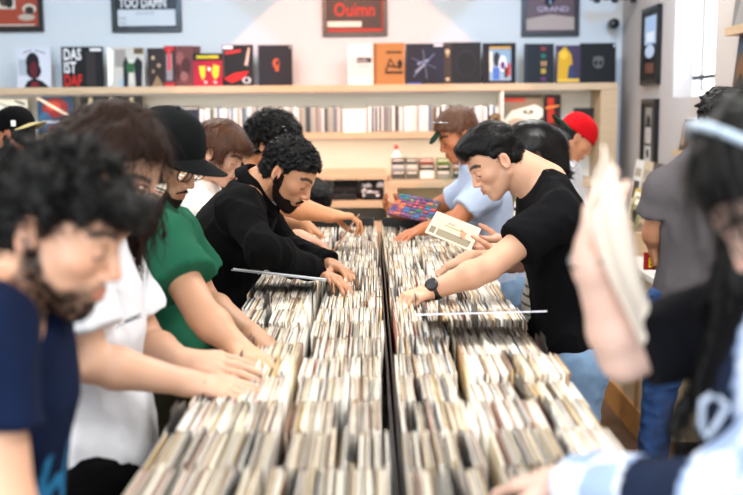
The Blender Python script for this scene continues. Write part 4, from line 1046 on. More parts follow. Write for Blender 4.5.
# twelve inch sleeves laid across the tops
def flat_lp(pl,pr,Y,wid,up,label,cols,dy=.14):
    a=at(*pl,Y); b=at(*pr,Y); ex=b-a
    T=empty('flat_record',(a+b)/2-V(0,0,.004),label,'record')
    eye=V(0,0,H); d=nrm((a+b)/2-eye)
    ey=d*wid; n=nrm(np.cross(ex,ey)); n=n if n[2]>0 else -n
    for i,c in enumerate(cols):
        MB().slab(a+n*i*.0045+ex*.02*i,ex*(1-.02*i),ey,n,.0036).build('sleeve',mat('lp_'+c.lstrip('#'),c,rough=.3,coat=.3),T)
    MB().lathe((a+b)/2+ey*.5+n*(.0045*len(cols)+.0004),n,[(0,0),(min(.09,wid*.4),0),(min(.09,wid*.4),.001),(0,.001)],40).build('disc',blkpl,T)
flat_lp((415,315.5),(547,312),2.42,.30,0,'white-edged twelve inch sleeve laid across the record tops before the man in the black tee',['#dcdde6'])
flat_lp((231,270.5),(326,281),3.06,.26,0,'pair of grey sleeves lying under the hands of the man in the black jacket',['#8f9296','#d9d9dc'])
# ---------------- the people ----------------
import time
hairk=mat('hair_black','#060505',spec=.22,rough=.45,bump=.6,bscale=160,stretch=(1,1,.25),var=.4,vscale=60)
hairk2=mat('hair_near_black','#0c0806',spec=.22,rough=.5,bump=.6,bscale=160,stretch=(1,1,.25),var=.3,vscale=60)
hairb=mat('hair_brown','#2a170e',spec=.15,rough=.6,bump=.6,bscale=170,stretch=(1,1,.2),var=.45,vscale=70)
hairb2=mat('hair_chestnut','#55321d',spec=.3,rough=.42,bump=.6,bscale=170,stretch=(1,1,.2),var=.35,vscale=60)
beardk=mat('beard_black','#0b0807',spec=.15,rough=.8,bump=.8,bscale=400,var=.3,vscale=300)
def cl(n,c,**k): return mat(n,c,rough=k.pop('rough',.95),spec=.12,bump=k.pop('bump',.25),bscale=k.pop('bscale',500),**k)
beardm=mat('beard_dark_brown','#1d130e',rough=.8,spec=.15,bump=.8,bscale=400,var=.4,vscale=300)
navy=cl('tee_navy','#0e1a35'); whitec=cl('tee_white','#dde0e6'); green=cl('tee_green','#1f5a43'); blackc=cl('tee_black','#0a0a0d'); jackm=cl('jacket_black','#050506',bump=.4,bscale=300)
ltblue=cl('tee_pale_blue','#b4c4de'); greyt=cl('tee_charcoal','#5c585b'); blackp=cl('trousers_black','#040405'); cream=cl('shirt_cream','#e9e2da'); 
jean=mat('denim','#2a4f86',rough=.8,var=.45,vscale=14,bump=.3,bscale=400,dark='#173463'); jeanl=mat('denim_pale','#7d9dbf',rough=.8,var=.3,vscale=16,bump=.3,bscale=400)
attrc=cl('cloth_printed','#888',attr=True)
metal=mat('metal_dark','#1b1b1f',rough=.25,metal=.6); steel=mat('steel','#c9ccd2',rough=.2,metal=.9)
def tip(px,py,Y,w): return at(px,py,Y)-w
def T0(): return time.time()
_t=T0()
def mark(n):
    global _t
    print('TIME',n,round(time.time()-_t,1)); _t=time.time()
# 1 man in the navy tee, nearest left -------------------------------------------------
wr=at(-8,560,1.32); wl=at(60,560,1.75)
P=person('bearded man in a navy blue tee with wavy black hair, nearest left',
 pelvis=at(-12,640,1.50),neck=at(10,268,1.47),head=at(54,232,1.44),yaw=-95,pitch=22,hs=.98,hunch=.02,
 shR=at(-22,335,1.28),shL=at(20,325,1.65),elR=at(2,505,1.22),elL=at(30,500,1.70),wrR=at(60,640,1.25),wrL=at(95,600,1.66),
 hR=dict(d=(.9,0,-.45),n=(0,.3,-1)),hL=dict(d=(.9,0,-.4),n=(0,0,-1)),
 skin='#cfa083',stubble=.95,brow='#14100f',jaw=1.03,fres=.0038,wide=.95,neckr=.060,hair='k')
short_hair(P,hairk,t=.004,top=.004,line=[-.055,-.06,-.05,-.012,.008,.034,.050,.056,.05,.05],res=.004,clump=.006,cf=45,seed=5,locks=90,lockp=wavy_locks(.022,.005,(0,.7,-.35),.6,.03),front=.06,
 extra=lambda s:(s.ell((0,.092,.075),(.058,.032,.024),k=.02)),
 st=dict(n=3600,L=.036,flow='fwd',curl=.006,cf=1.2,w=.0022,lift=.003,jit=.6,seed=5))
beard(P,beardm,t=-.0003,L=.010,n=5200)
def colnav(v):
    c=np.tile(np.array(rgb('#0d1933')),(len(v),1))
    pr=[((v-np.array(camo.location))@MRn)]; q=v-P.pel; h=q@P.u; a=q@P.r; fr=(q@P.f)>.02
    band=(np.abs(np.abs(a-.06+.25*(h-.18)**2*0)-(.022+.10*np.abs(h-.20)))<.008)&(h>.02)&(h<.36)&fr
    ring=(np.abs(np.hypot(a-.06,(h-.26)*.8)-.035)<.009)&fr
    c[band|ring]=np.array(rgb('#2b78a8')); return c
torso_cloth(P,'tshirt',attrc,sleeve=.62,loose=.014,hem=.02,seed=11,colf=colnav,res=.008,amp=.007)
trousers(P,blackp)
mark('navy')
# 2 long haired man in the white tee --------------------------------------------------
wr=at(188,383,2.00); wl=at(184,362,2.15)
P=person('man with long brown hair and glasses in a white tee',
 pelvis=at(92,455,2.12),neck=at(85,240,2.10),head=at(112,170,2.10),yaw=-112,pitch=30,roll=0,hs=1.05,hunch=.03,
 shR=at(66,275,1.93),shL=at(105,262,2.30),elR=at(88,362,1.90),elL=at(150,345,2.32),wrR=wr,wrL=wl,
 hR=dict(d=tip(250,390,2.00,wr),n=(.1,.25,-1),curl=.30,thumb=.3,spread=.1),hL=dict(d=tip(246,367,2.10,wl),n=(.3,.5,-.9),curl=.25,spread=.08),
 skin='#cfa388',stubble=.15,brow='#2a1a12',arm=.98,jaw=.98)
def longlocks(L0,r,zmin=.0,front=-1,side=1,down=-1.0):
    def fn(s,rg,n):
        for i in range(n):
            p,v=surf_pt(rg,.0); 
            if p[1]>.02 : continue
            sg=1 if p[0]>0 else -1; L=L0*rg.uniform(.7,1.15)
            q1=V(sg*max(abs(p[0]),.070)*1.16,p[1]*.95+.01,min(p[2],.03)+.0)+rg.normal(size=3)*.006
            q2=q1+V(sg*.004,.022+.02*rg.random(),-L*.5)+rg.normal(size=3)*.008; q3=q2+V(-sg*.004,.03,-L*.5)+rg.normal(size=3)*.012
            s.chain([p+v*.006,q1,q2,q3],[r,r*1.1,r,r*.4],.007)
    return fn
short_hair(P,hairb,t=.014,top=.017,line=[-.10,-.10,-.09,-.07,-.055,.030,.048,.072,.08,.08],res=.0042,clump=.006,cf=40,stretch=(1.6,1.6,.4),seed=8,locks=150,lockp=longlocks(.19,.010),
 extra=lambda s:(s.cone((.075,.0,.06),(.086,.030,-.09),.022,.012,.02),s.cone((-.075,.0,.06),(-.086,.030,-.09),.022,.012,.02),s.cone((0,-.09,.0),(0,-.10,-.14),.06,.04,.03)),
 st=dict(n=3600,L=.09,flow='hang',curl=.004,cf=1,w=.0018,lift=.004,jit=.18,seed=8,seg=6,R=.3))
P.g['coverear']=1
glasses(P,metal,round_=True,w=.024,h=.022)
tw=torso_cloth(P,'tshirt',whitec,sleeve=.66,loose=.022,hem=.02,seed=21,sleeve_r=1.3,amp=.009)
o_=at(116,334,1.9)
tf=Face(at(113,329,2.0),at(139,322,2.02)-at(113,329,2.0),V(0,0,.03),nrm(V(.3,-1,.1)))
text(tf,'COMME',0,0,.36,flat('#33363c'),tw,sx=1.1,bold=.01,ang=.16,name='lettering',h=.012)
trousers(P,blackp); mark('white')
# 3 man in the green tee --------------------------------------------------------------
wr=at(240,350,2.30); wl=at(252,335,2.5)
P=person('man in a green tee, black cap and glasses at the left',
 pelvis=at(166,372,2.70),neck=at(146,208,2.66),head=at(163,158,2.66),yaw=-112,pitch=27,hs=1.0,hunch=.05,
 shR=at(160,240,2.48),shL=at(172,232,2.86),elR=at(203,315,2.36),elL=at(205,300,2.95),wrR=wr,wrL=wl,
 hR=dict(d=tip(280,376,2.12,wr),n=(-.1,.1,-1),curl=[.5,.6,.65,.7],spread=.2,thumb=.5),hL=dict(d=(.8,-.1,-.5),n=(0,0,-1)),
 skin='#c89878',stubble=.3,brow='#1d1512')
short_hair(P,hairk2,t=.006,top=.004,seed=3,clump=.002)
def must(s): s.cone((0,.101,-.047),(.026,.091,-.056),.004,.003,.003); s.cone((0,.101,-.047),(-.026,.091,-.056),.004,.003,.003)
beard(P,beardm,t=.0018,fn=must,n=1800)
cap(P,cl('cap_black','#0e1112'),brimlen=.085,tilt=4,lift=.004); glasses(P,metal,w=.026,h=.021)
torso_cloth(P,'tshirt',green,sleeve=.60,loose=.020,hem=.0,seed=31,sleeve_r=1.5,amp=.008)
trousers(P,cl('trousers_olive','#2c2a1c')); mark('green')
# 4 woman in the cream shirt ------------------------------------------------------------
wr=at(292,240,3.93); wl=at(300,236,4.02)
P=person('woman with short brown hair in a cream white shirt behind the black jacket',
 pelvis=at(185,322,4.0),neck=at(198,180,3.95),head=at(219,154,3.92),yaw=-104,pitch=28,hs=.96,hunch=.03,scale=.94,
 shR=at(190,200,3.80),shL=at(204,197,4.12),elR=at(245,243,3.78),elL=at(250,240,4.05),wrR=wr,wrL=wl,
 hR=dict(d=tip(322,254,3.86,wr),n=(-.2,.1,-1),curl=.45),hL=dict(d=(.9,0,-.3),n=(0,0,-1)),
 skin='#cc9d82',brow='#3a241a',jaw=.92,nose=.85,bres=.012,fres=.0045,hres=.0045)
short_hair(P,hairb2,t=.014,top=.022,line=[-.04,-.04,-.035,-.012,-.02,.005,.035,.062,.07,.07],res=.0045,clump=.004,cf=40,stretch=(.5,.5,1.4),seed=4,
 extra=lambda s:(s.cone((.074,.02,.05),(.080,.045,.0),.020,.012,.02),s.cone((-.074,.02,.05),(-.080,.045,.0),.020,.012,.02),s.ell((0,.07,.075),(.06,.04,.03),k=.02)),
 st=dict(n=3000,L=.07,flow='down',w=.0018,lift=.003,jit=.15,seed=3,R=.13))
sh=torso_cloth(P,'shirt',cream,sleeve=1.55,loose=.020,hem=.1,seed=41,res=.011)
MB().tube([P.chest+P.f*.15+P.r*.09,P.neck+P.f*.09+P.r*.11-P.u*.05,P.neck+P.r*.125+P.u*.022,P.neck+P.r*.12-P.f*.10-P.u*.04,P.chest-P.f*.16+P.r*.10],.007,6).build('strap',blackc,P.body)
trousers(P,blackp); mark('cream')
# 5 man in the black jacket -----------------------------------------------------------
wr=at(316,271,3.30); wl=at(333,267,3.47)
P=person('bearded man in a black jacket with both hands in the left bins',
 pelvis=at(217,324,3.50),neck=at(255,190,3.44),head=at(287,173,3.40),yaw=-107,pitch=36,hs=.98,hunch=.055,
 shR=at(240,206,3.24),shL=at(256,204,3.62),elR=at(263,250,3.04),elL=at(285,250,3.66),wrR=wr,wrL=wl,
 hR=dict(d=tip(343,282,3.22,wr),n=(-.45,.1,-.9),curl=[.35,.45,.5,.6],spread=.12,thumb=.3,jit=1),hL=dict(d=tip(364,278,3.33,wl),n=(-.5,-.1,-.9),curl=[.55,.55,.6,.6],spread=.2),
 arm=.88,skin='#b98562',stubble=.5,brow='#0f0b0a',hres=.0032,fres=.0036,nose=1.1)
def tight(L0,r):
    def fn(s,rg,n):
        for i in range(n):
            p,v=surf_pt(rg,-.04)
            if abs(p[0])>.05 and p[2]<.03 and p[1]>-.03: continue
            s.ell(p+v*L0,(r*rg.uniform(.8,1.2),)*3,k=.004)
    return fn
short_hair(P,hairk,t=.002,top=.003,line=[-.065,-.065,-.055,-.016,.004,.032,.048,.062,.066,.066],res=.0034,clump=.003,cf=90,seed=6,locks=420,lockp=tight(.003,.0052),
 st=dict(n=5000,L=.012,flow='rnd',curl=.0030,cf=1.6,w=.0012,lift=.002,jit=.6,seed=6,seg=6))
beard(P,beardm,t=.0022,n=3600,L=.008,fn=lambda s:(s.cone((0,.103,-.047),(.024,.094,-.060),.004,.0035,.003),s.cone((0,.103,-.047),(-.024,.094,-.060),.004,.0035,.003),s.cone((.074,.012,.0),(.064,.018,-.04),.008,.010,.006),s.cone((-.074,.012,.0),(-.064,.018,-.04),.008,.010,.006)))
jk=torso_cloth(P,'jacket',jackm,sleeve=1.90,loose=.016,hem=-.02,seed=51,amp=.010,res=.0075,ncol_=.15,folds=11)
collar(P,jackm,R=.062,h=.026,fold=.034)
lav=cl('shirt_lavender','#c9b8dc'); s=SDF(); s.cone(P.pel-P.u*.04,P.pel+P.u*.10,.148,.146,.02,P.f,.86); s.plane(P.pel-P.u*.05-P.f*.0,-(P.u-P.f*.25)); s.plane(P.pel+P.u*.08,P.u); v,f_=s.mesh(.010); link('shirt_tail',v,f_,lav,P.body,None,True)
s=SDF(); s.cone(P.chest+P.f*.05-P.u*.10,P.neck+P.f*.055-P.u*.02,.075,.045,.02,P.f,.7); s.plane(P.neck+P.u*.005,P.u); v,f_=s.mesh(.008); link('inner_shirt',v,f_,cl('shirt_pale','#c7cede'),P.body,None,True)
for i in range(4): MB().lathe(P.chest+P.f*(.128)+P.r*.05-P.u*(.02+.075*i),P.f,[(0,0),(.008,0),(.008,.004),(0,.005)],12).build('button',steel,jk)
trousers(P,blackp); mark('jacket')
# 6 man with the rounded curly hair ----------------------------------------------------
wr=at(331,216,4.12); wl=at(305,225,4.5)
P6=P=person('man with big rounded black curls and a hair clip lifting a record',
 pelvis=at(222,300,4.55),neck=at(246,166,4.52),head=at(270,146,4.48),yaw=-100,pitch=36,hs=1.0,hunch=.04,
 shR=at(252,186,4.33),shL=at(256,184,4.70),elR=at(290,206,4.15),elL=at(282,225,4.75),wrR=wr,wrL=wl,
 hR=dict(d=tip(356,216,4.14,wr),n=(.35,.1,-.9),curl=[.8,.9,.9,.9],spread=.05,thumb=1.0),hL=dict(d=(.8,0,-.5),n=(0,0,-1)),
 skin='#c98d62',brow='#15100e',bres=.012,fres=.0045,hres=.0042,arm=1.08)
short_hair(P,hairk,t=.026,top=.034,line=[-.085,-.085,-.07,-.04,-.015,.020,.045,.062,.065,.065],res=.0048,clump=.006,cf=60,seed=12,locks=330,lockp=tight(.030,.010),
 st=dict(n=4500,L=.022,flow='rnd',curl=.006,cf=1.6,w=.0016,lift=.006,jit=.6,seed=6,seg=6))
cp=P.toW(V(.062,-.005,.118)); MB().tube([cp,cp+P.R@V(.012,.022,.002),cp+P.R@V(.020,.045,-.008)],.0045,6).tube([cp+P.R@V(.0,.0,.006),cp+P.R@V(.016,.040,.004)],.003,6).build('hair_clip',steel,P.body,smooth=True)
torso_cloth(P,'tshirt',blackc,sleeve=.6,loose=.016,hem=.1,seed=61,res=.011); trousers(P,blackp); mark('curly')
# 7 dark haired person bending beyond the table -------------------------------------
P=person('dark-haired person in black bending low beyond the far end of the table',
 pelvis=at(262,280,5.75),neck=at(292,214,5.62),head=at(309,202,5.5),yaw=-120,pitch=45,hs=.98,hunch=.05,scale=.9,
 shR=at(292,226,5.47),shL=at(302,222,5.80),elR=at(300,260,5.42),elL=at(318,258,5.78),wrR=at(322,280,5.4),wrL=at(338,275,5.7),
 hR=dict(d=(.6,-.2,-.8),n=(0,0,-1),fine=0),hL=dict(d=(.6,-.2,-.8),n=(0,0,-1),fine=0),skin='#c98a62',bres=.014,fres=.006,res=.010)
short_hair(P,hairk,t=.018,top=.024,line=[-.06,-.06,-.05,-.03,-.02,.0,.045,.062,.07,.07],res=.005,seed=14,clump=.004)
torso_cloth(P,'tshirt',blackc,sleeve=.6,loose=.018,hem=.05,seed=71,res=.014); trousers(P,blackp,res=.014)
# 8 man in black cap, far left --------------------------------------------------------
P=person('bearded man in a backwards black cap with a white tag, far left',
 pelvis=at(2,300,5.05),neck=at(24,158,5.08),head=at(15,134,5.0),yaw=78,pitch=10,hs=1.0,hunch=.02,
 shR=at(14,176,5.25),shL=at(10,178,4.86),elR=at(8,232,5.25),elL=at(2,236,4.84),wrR=at(-30,270,5.2),wrL=at(-34,274,4.86),
 hR=dict(d=(-1,0,-.2),n=(0,0,-1),fine=0),hL=dict(d=(-1,0,-.2),n=(0,0,-1),fine=0),skin='#a86d4c',stubble=.6,brow='#0f0b0a',bres=.013,fres=.005,res=.010)
short_hair(P,hairk,t=.008,top=.004,seed=3,clump=.002,line=[-.075,-.075,-.06,-.018,.0,.03,.05,.068,.07,.07]); beard(P,beardk,t=.008,res=.0045)
k_=cap(P,cl('cap_jet','#040406'),back=True,brimlen=.06,bm=cl('peak_gold','#b8a878'),scale=1.02)
MB().box(P.toW(V(-.086,-.055,.045))-V(.010,.002,.014),P.toW(V(-.086,-.055,.045))+V(.010,.004,.014)).build('tag',flat('#e8e8e4'),k_)
def plaidbrown(v):
    c=np.tile(np.array(rgb('#5a2e20')),(len(v),1)); c[(np.sin(v[:,2]*120)>.2)]*=.45; c[(np.sin(v[:,0]*120)>.4)]=np.array(rgb('#b08a60')); return c
torso_cloth(P,'shirt',attrc,sleeve=1.8,loose=.022,hem=.15,seed=81,res=.010,colf=plaidbrown); trousers(P,jean,res=.014); mark('far left')
# 9 man in the pale blue tee ----------------------------------------------------------
wl=at(424,229,4.5); wr=at(402,214,4.95)
P9=P=person('man in a pale blue tee with sunglasses on his head, holding the colourful record',
 pelvis=at(500,290,4.74),neck=at(475,168,4.74),head=at(460,136,4.70),yaw=100,pitch=24,hs=.98,hunch=.02,
 shL=at(484,190,4.56),shR=at(474,186,4.93),elL=at(455,222,4.50),elR=at(436,208,5.02),wrL=wl,wrR=wr,
 hL=dict(d=tip(393,238,4.38,wl),n=(.1,.1,-1),curl=.3,spread=.15),hR=dict(d=tip(386,208,4.9,wr),n=(.2,-.8,.6),curl=.6,thumb=.8),
 skin='#b8734c',brow='#2a1a12',stubble=.2,bres=.012,fres=.0045,hres=.0042,arm=1.08)
short_hair(P,mat('hair_auburn','#6a4128',rough=.5,bump=.6,bscale=160,var=.3,vscale=60),t=.005,top=.018,res=.0042,seed=16,clump=.004,st=dict(n=2500,L=.03,flow='fwd',w=.0018,lift=.005,jit=.4,seed=2))
cp=cap  # visor peak only
s=SDF(); s.ell((0,.115,.045),(.055,.040,.006),np.array(Euler((-.55,0,0)).to_matrix()),k=.0); v,f_=s.mesh(.0035); link('visor',P.toW(v),f_,cl('visor_green','#16382a'),P.body,None,True)
MB().tube([P.toW(q) for q in (V(-.080,.02,.075),V(-.055,.085,.110),V(0,.105,.115),V(.055,.085,.110),V(.080,.02,.075),V(.088,-.03,.02))],.0022,6).build('sunglasses',steel,P.body,smooth=True)
torso_cloth(P,'tshirt',ltblue,sleeve=.66,loose=.012,hem=.06,seed=91,res=.009,sleeve_r=1.2); trousers(P,jeanl,res=.014); mark('blue')
# 10 man in the black tee --------------------------------------------------------------
wl=at(429,292,3.04); wr=at(470,258,3.50)
P10=P=person('man in a black tee with a wrist watch reaching into the right bins',
 pelvis=at(573,356,3.34),neck=at(542,183,3.32),head=at(497,161,3.30),yaw=98,pitch=34,hs=.96,hunch=.02,
 shL=at(560,212,3.12),shR=at(548,203,3.52),elL=at(488,268,3.00),elR=at(512,262,3.66),wrL=wl,wrR=wr,
 hL=dict(d=tip(401,300,2.95,wl),n=(.25,.35,-.9),curl=[.9,1.0,1.0,1.0],spread=.05,thumb=.8),hR=dict(d=(-.9,0,-.3),n=(0,0,-1),curl=.5),
 skin='#cc9d80',brow='#0f0b0a',stubble=.12,hres=.0032,fres=.0034,neckr=.060)
def quiff(s):
    s.ell((0,.055,.100),(.054,.050,.028),k=.02); s.ell((0,.080,.092),(.042,.018,.018),k=.02); s.ell((0,.0,.118),(.052,.06,.020),k=.02)
short_hair(P,hairk,t=.002,top=.012,line=[-.050,-.050,-.040,-.010,.010,.040,.060,.072,.07,.07],res=.0034,clump=.004,cf=50,stretch=(1.8,.5,1.2),seed=17,extra=quiff,st=dict(n=5000,L=.022,flow='back',w=.0013,lift=.003,jit=.16,seed=17))
torso_cloth(P,'tshirt',blackc,sleeve=.62,loose=.014,hem=.02,seed=101,res=.0075,sleeve_r=1.2,amp=.008)
wd_=nrm(P.arms['L'][2]-P.arms['L'][1]); c=P.arms['L'][2]-wd_*.022; s=SDF()
w=MB(); w.lathe(c-wd_*.011,wd_,[(.027,0),(.0335,.001),(.034,.011),(.0335,.021),(.027,.022)],28); wt=w.build('watch',blkpl,P.body,smooth=True)
nrmw=nrm(V(-.15,-.75,.65)-wd_*np.dot(V(-.15,-.75,.65),wd_)); w=MB(); w.lathe(c+nrmw*.030,nrmw,[(0,0),(.020,0),(.0215,.003),(.0205,.009),(.0,.0095)],24).build('watch_case',blkpl,wt,smooth=True)
MB().lathe(c+nrmw*.0398,nrmw,[(0,0),(.0165,0),(.016,.001),(0,.001)],24).build('dial',mat('dial','#2a2c30',rough=.15),wt)
trousers(P,jeanl,res=.010,topcut=.10); mark('black tee')
# 11 woman in stripes -------------------------------------------------------------------
wl=at(500,250,3.78); wr=at(505,240,4.0)
def stripes(v):
    c=np.tile(np.array(rgb('#efe9dc')),(len(v),1)); c[(np.mod(v[:,2]+.05*v[:,0],.036)<.009)]=np.array(rgb('#101014')); return c
P11=P=person('woman with a black bob in a black and white striped top reading a record sleeve',
 pelvis=at(556,322,3.93),neck=at(545,182,3.93),head=at(532,158,3.88),yaw=92,pitch=22,hs=1.0,hunch=.03,scale=.94,
 shL=at(540,206,3.76),shR=at(534,203,4.08),elL=at(520,262,3.72),elR=at(522,256,4.12),wrL=wl,wrR=wr,
 hL=dict(d=tip(470,246,3.84,wl),n=(0,-.1,1),curl=.45,thumb=.6),hR=dict(d=tip(468,238,3.98,wr),n=(0,0,1),curl=.3),
 skin='#d8a283',brow='#0f0b0a',jaw=.92,bres=.012,fres=.0042,hres=.004)
P.g['coverear']=0
short_hair(P,mat('hair_glossy_black','#060507',rough=.3,spec=.4,bump=.3,bscale=160,stretch=(1,1,.2)),t=.020,top=.026,line=[-.10,-.10,-.09,-.05,-.02,.0,.045,.062,.07,.07],res=.0042,clump=.002,cf=40,seed=18,
 extra=lambda s:(s.cone((.074,.035,.05),(.080,.065,-.03),.022,.014,.02),s.cone((-.074,.035,.05),(-.080,.065,-.03),.022,.014,.02),s.cone((0,-.085,.02),(0,-.075,-.075),.065,.05,.03)),
 st=dict(n=3500,L=.08,flow='down',w=.0018,lift=.001,jit=.06,seed=3,R=.14))
torso_cloth(P,'striped_top',attrc,sleeve=.7,loose=.018,hem=.1,seed=111,res=.007,colf=stripes,amp=.004); trousers(P,blackp,res=.014); mark('stripes')
# 12 man in the red cap -----------------------------------------------------------------
P=person('man in a backwards red cap and white tee facing the right wall',
 pelvis=at(556,262,5.35),neck=at(563,158,5.35),head=at(575,138,5.30),yaw=-88,pitch=36,hs=.98,hunch=.04,
 shR=at(560,176,5.16),shL=at(566,174,5.55),elR=at(568,225,5.12),elL=at(575,222,5.58),wrR=at(598,238,5.2),wrL=at(604,235,5.5),
 hR=dict(d=(.9,0,-.2),n=(0,0,-1),fine=0),hL=dict(d=(.9,0,-.2),n=(0,0,-1),fine=0),skin='#c98c66',brow='#1a1210',stubble=.2,bres=.013,fres=.0048,res=.010)
short_hair(P,hairk2,t=.005,top=.003,seed=3,clump=.002)
cap(P,cl('cap_red','#c8121c'),back=True,brimlen=.065,bm=cl('peak_green','#1c3a2c'),tilt=0)
torso_cloth(P,'tshirt',whitec,sleeve=.8,loose=.024,hem=.12,seed=121,res=.011); trousers(P,jean,res=.014); mark('red cap')
# 13 man in charcoal tee, seen from behind ---------------------------------------------
P13=P=person('man in a charcoal tee and blue jeans seen from behind at the right wall',
 pelvis=at(692,306,4.18),neck=at(712,152,4.20),head=at(722,122,4.25),yaw=-18,pitch=12,hs=1.02,hunch=.02,wide=1.02,depth=.74,
 shL=at(663,186,4.22),shR=at(755,182,4.08),elL=at(653,232,4.25),elR=at(772,246,4.08),wrL=at(654,246,4.28),wrR=at(765,285,4.30),
 hL=dict(d=(.1,.1,-1),n=(1,0,0),curl=.7),hR=dict(d=(0,.8,-.5),n=(-1,0,0)),skin='#c48a66',brow='#0f0b0a',arm=1.05,
 anL=at(656,455,4.22)*V(1,1,0)+V(-.03,0,.09),anR=at(720,455,4.05)*V(1,1,0)+V(0,0,.09),bres=.012,fres=.005,hres=.0042)
short_hair(P,hairk,t=.012,top=.022,seed=19,clump=.005,locks=120,lockp=wavy_locks(.03,.008,(0,-.3,-.6)))
torso_cloth(P,'tshirt',greyt,sleeve=.66,loose=.020,hem=.0,seed=131,res=.009,sleeve_r=1.5,amp=.007)
tr=trousers(P,jean,res=.009,amp=.007,topcut=.06,loose=.014)
for sg in (-1,1):
    b_=P.pel-P.f*.142+P.r*sg*.085-P.u*.03
    MB().tube([b_+P.r*.05+P.u*.05,b_+P.r*.045-P.u*.07,b_-P.u*.095,b_-P.r*.045-P.u*.07,b_-P.r*.05+P.u*.05,b_+P.r*.05+P.u*.05],.003,5).build('pocket_seam',mat('denim_dark','#1c3358',rough=.8),tr)
wrp=P.arms['L'][2]; MB().tube([wrp-V(0,0,-.03)+.034*V(math.cos(t*PI/8),math.sin(t*PI/8),0) for t in range(16)],.004,6,True).build('wristband',mat('wristband','#7a3b2a',rough=.6),P.body,smooth=True)
mark('charcoal')
# 14 woman in the right foreground -----------------------------------------------------
wl=at(590,262,1.34); wr=at(566,482,1.36)
def plaid(v):
    q=v; d=nrm(P.arms['R'][2]-P.arms['R'][1]); a=(q-P.arms['R'][2])@d; b=q@nrm(np.cross(d,V(0,.3,1)));
    A=np.mod(a+.02,.12)<.06; B=np.mod(b+.02,.12)<.06; K=(np.mod(a+.01,.24)<.10)&(b>.012)
    c=np.tile(np.array(rgb('#d4dcea')),(len(v),1)); c[A^B]=np.array(rgb('#93a8cc')); c[K]=np.array(rgb('#1a2338'))
    sL,eL,wL=P.arms['L']; sR,eR,wR=P.arms['R']; lft=np.minimum(f_cone(v,sL,eL,0,0),f_cone(v,eL,wL,0,0))<np.minimum(f_cone(v,sR,eR,0,0),f_cone(v,eR,wR,0,0))
    c[lft]=np.array(rgb('#0b0b10')); return c
P14=P=person('woman with long black hair and plaid shirt, raising a sleeve, nearest right',
 pelvis=at(800,560,1.30),neck=at(835,262,1.26),head=at(790,190,1.24),yaw=98,pitch=44,hs=1.0,hunch=.03,scale=.92,
 shL=at(800,292,1.42),shR=at(842,392,1.08),elL=at(624,356,1.38),elR=at(712,505,1.15),wrL=wl,wrR=wr,
 hL=dict(d=tip(592,186,1.46,wl),n=(.95,-.1,.15),curl=[.28,.25,.25,.3],spread=.06,thumb=.5),hR=dict(d=tip(480,482,1.50,wr),n=(-.1,.1,-1),curl=.35,spread=.08,thumb=.3),
 skin='#cfab9a',brow='#120d0c',jaw=.92,nose=.85,fres=.004,arm=.92)
P.g['coverear']=1
def veil(s,rg,n):
    for i in range(n):
        p,v=surf_pt(rg,.0)
        if p[1]>.0: continue
        sg=1 if p[0]>0 else -1; L=.34*rg.uniform(.75,1.1)
        q1=V(sg*max(abs(p[0]),.072)*1.20,p[1]*.9+.02,min(p[2],.02)); q2=q1+V(sg*.006,.11,-L*.40)+rg.normal(size=3)*.010; q3=q2+V(0,.13,-L*.40)+rg.normal(size=3)*.016
        s.chain([p+v*.008,q1,q2,q3],[.012,.015,.014,.006],.008)
short_hair(P,hairk,t=.012,top=.014,line=[-.10,-.10,-.09,-.08,-.05,.02,.046,.062,.06,.06],res=.0046,clump=.006,cf=36,stretch=(1.6,1.6,.4),seed=22,locks=150,lockp=veil,
 extra=lambda s:(s.cone((.070,.0,.05),(.085,.045,-.12),.024,.018,.02),s.cone((-.070,.0,.05),(-.085,.045,-.12),.024,.018,.02)),
 st=dict(n=3200,L=.12,flow='hang',curl=.004,cf=1,w=.0022,lift=.004,jit=.2,seed=8,seg=6,R=.3))
hb=[P.toW(V(.098*math.cos(a),.0+.035*math.sin(a),.015+.132*math.sin(a))) for a in np.linspace(.0,PI,24)]
MB().tube(hb,.0065,8).build('hair_band',mat('band_silver','#aebfd0',rough=.25,metal=.3),P.body,smooth=True)
torso_cloth(P,'shirt',attrc,sleeve=1.0,loose=.012,hem=.05,seed=141,res=.008,colf=plaid,sl=dict(L=.93,R=1.93),amp=.007)
wc=at(589,256,1.343); dd=nrm(at(590,262,1.34)-at(628,352,1.40)); 
MB().lathe(wc,dd,[(.028,-.003),(.0295,-.002),(.0295,.002),(.028,.003)],24).build('hair_tie',blkpl,P.body,smooth=True)
# cord hanging at her chest
MB().tube([at(712,395,1.12),at(702,402,1.12),at(701,425,1.12),at(706,438,1.12),at(716,425,1.12),at(727,405,1.12),at(718,398,1.12)],.004,6).build('drawstring',flat('#9aa6b8'),P.body,smooth=True)
trousers(P,blackp,res=.014); mark('foreground woman')
# ---------------- things in hands ----------------
def sheet(name,o,ex,ey,t,label,col,shapes=(),cat='record',m=None):
    o,ex,ey=map(np.asarray,(o,ex,ey)); n=nrm(np.cross(ex,ey)); 
    if n[1]>0: n=-n
    T=empty(name,o+ex/2+ey/2,label,cat); MB().slab(o-n*t,ex,ey,n,t).build('sleeve',m or mat('sheet_'+col.lstrip('#'),col,rough=.4,coat=.2),T)
    if shapes: 
        f=Face(o,ex,ey,n); art(f,list(shapes),T)
    return T
# beige seven inch sleeve held by the striped woman
o=at(425,232,3.90); b=at(437,211,4.02); r_=at(470,251,3.74)
sheet('record_sleeve',o,r_-o,b-o,.004,'beige seven inch sleeve printed with small blocks of text, held by the woman in stripes','#d9ccb2',[('#cdbfa2','r',.05,.42,.95,.95),('#7d735f','r',.05,.08,.17,.36),('#8d836d','r',.21,.08,.93,.30),('#a0957e','r',.21,.31,.93,.36),('#c49a90','r',.35,.66,.5,.74),('#b0a488','r',.3,.55,.8,.60)])
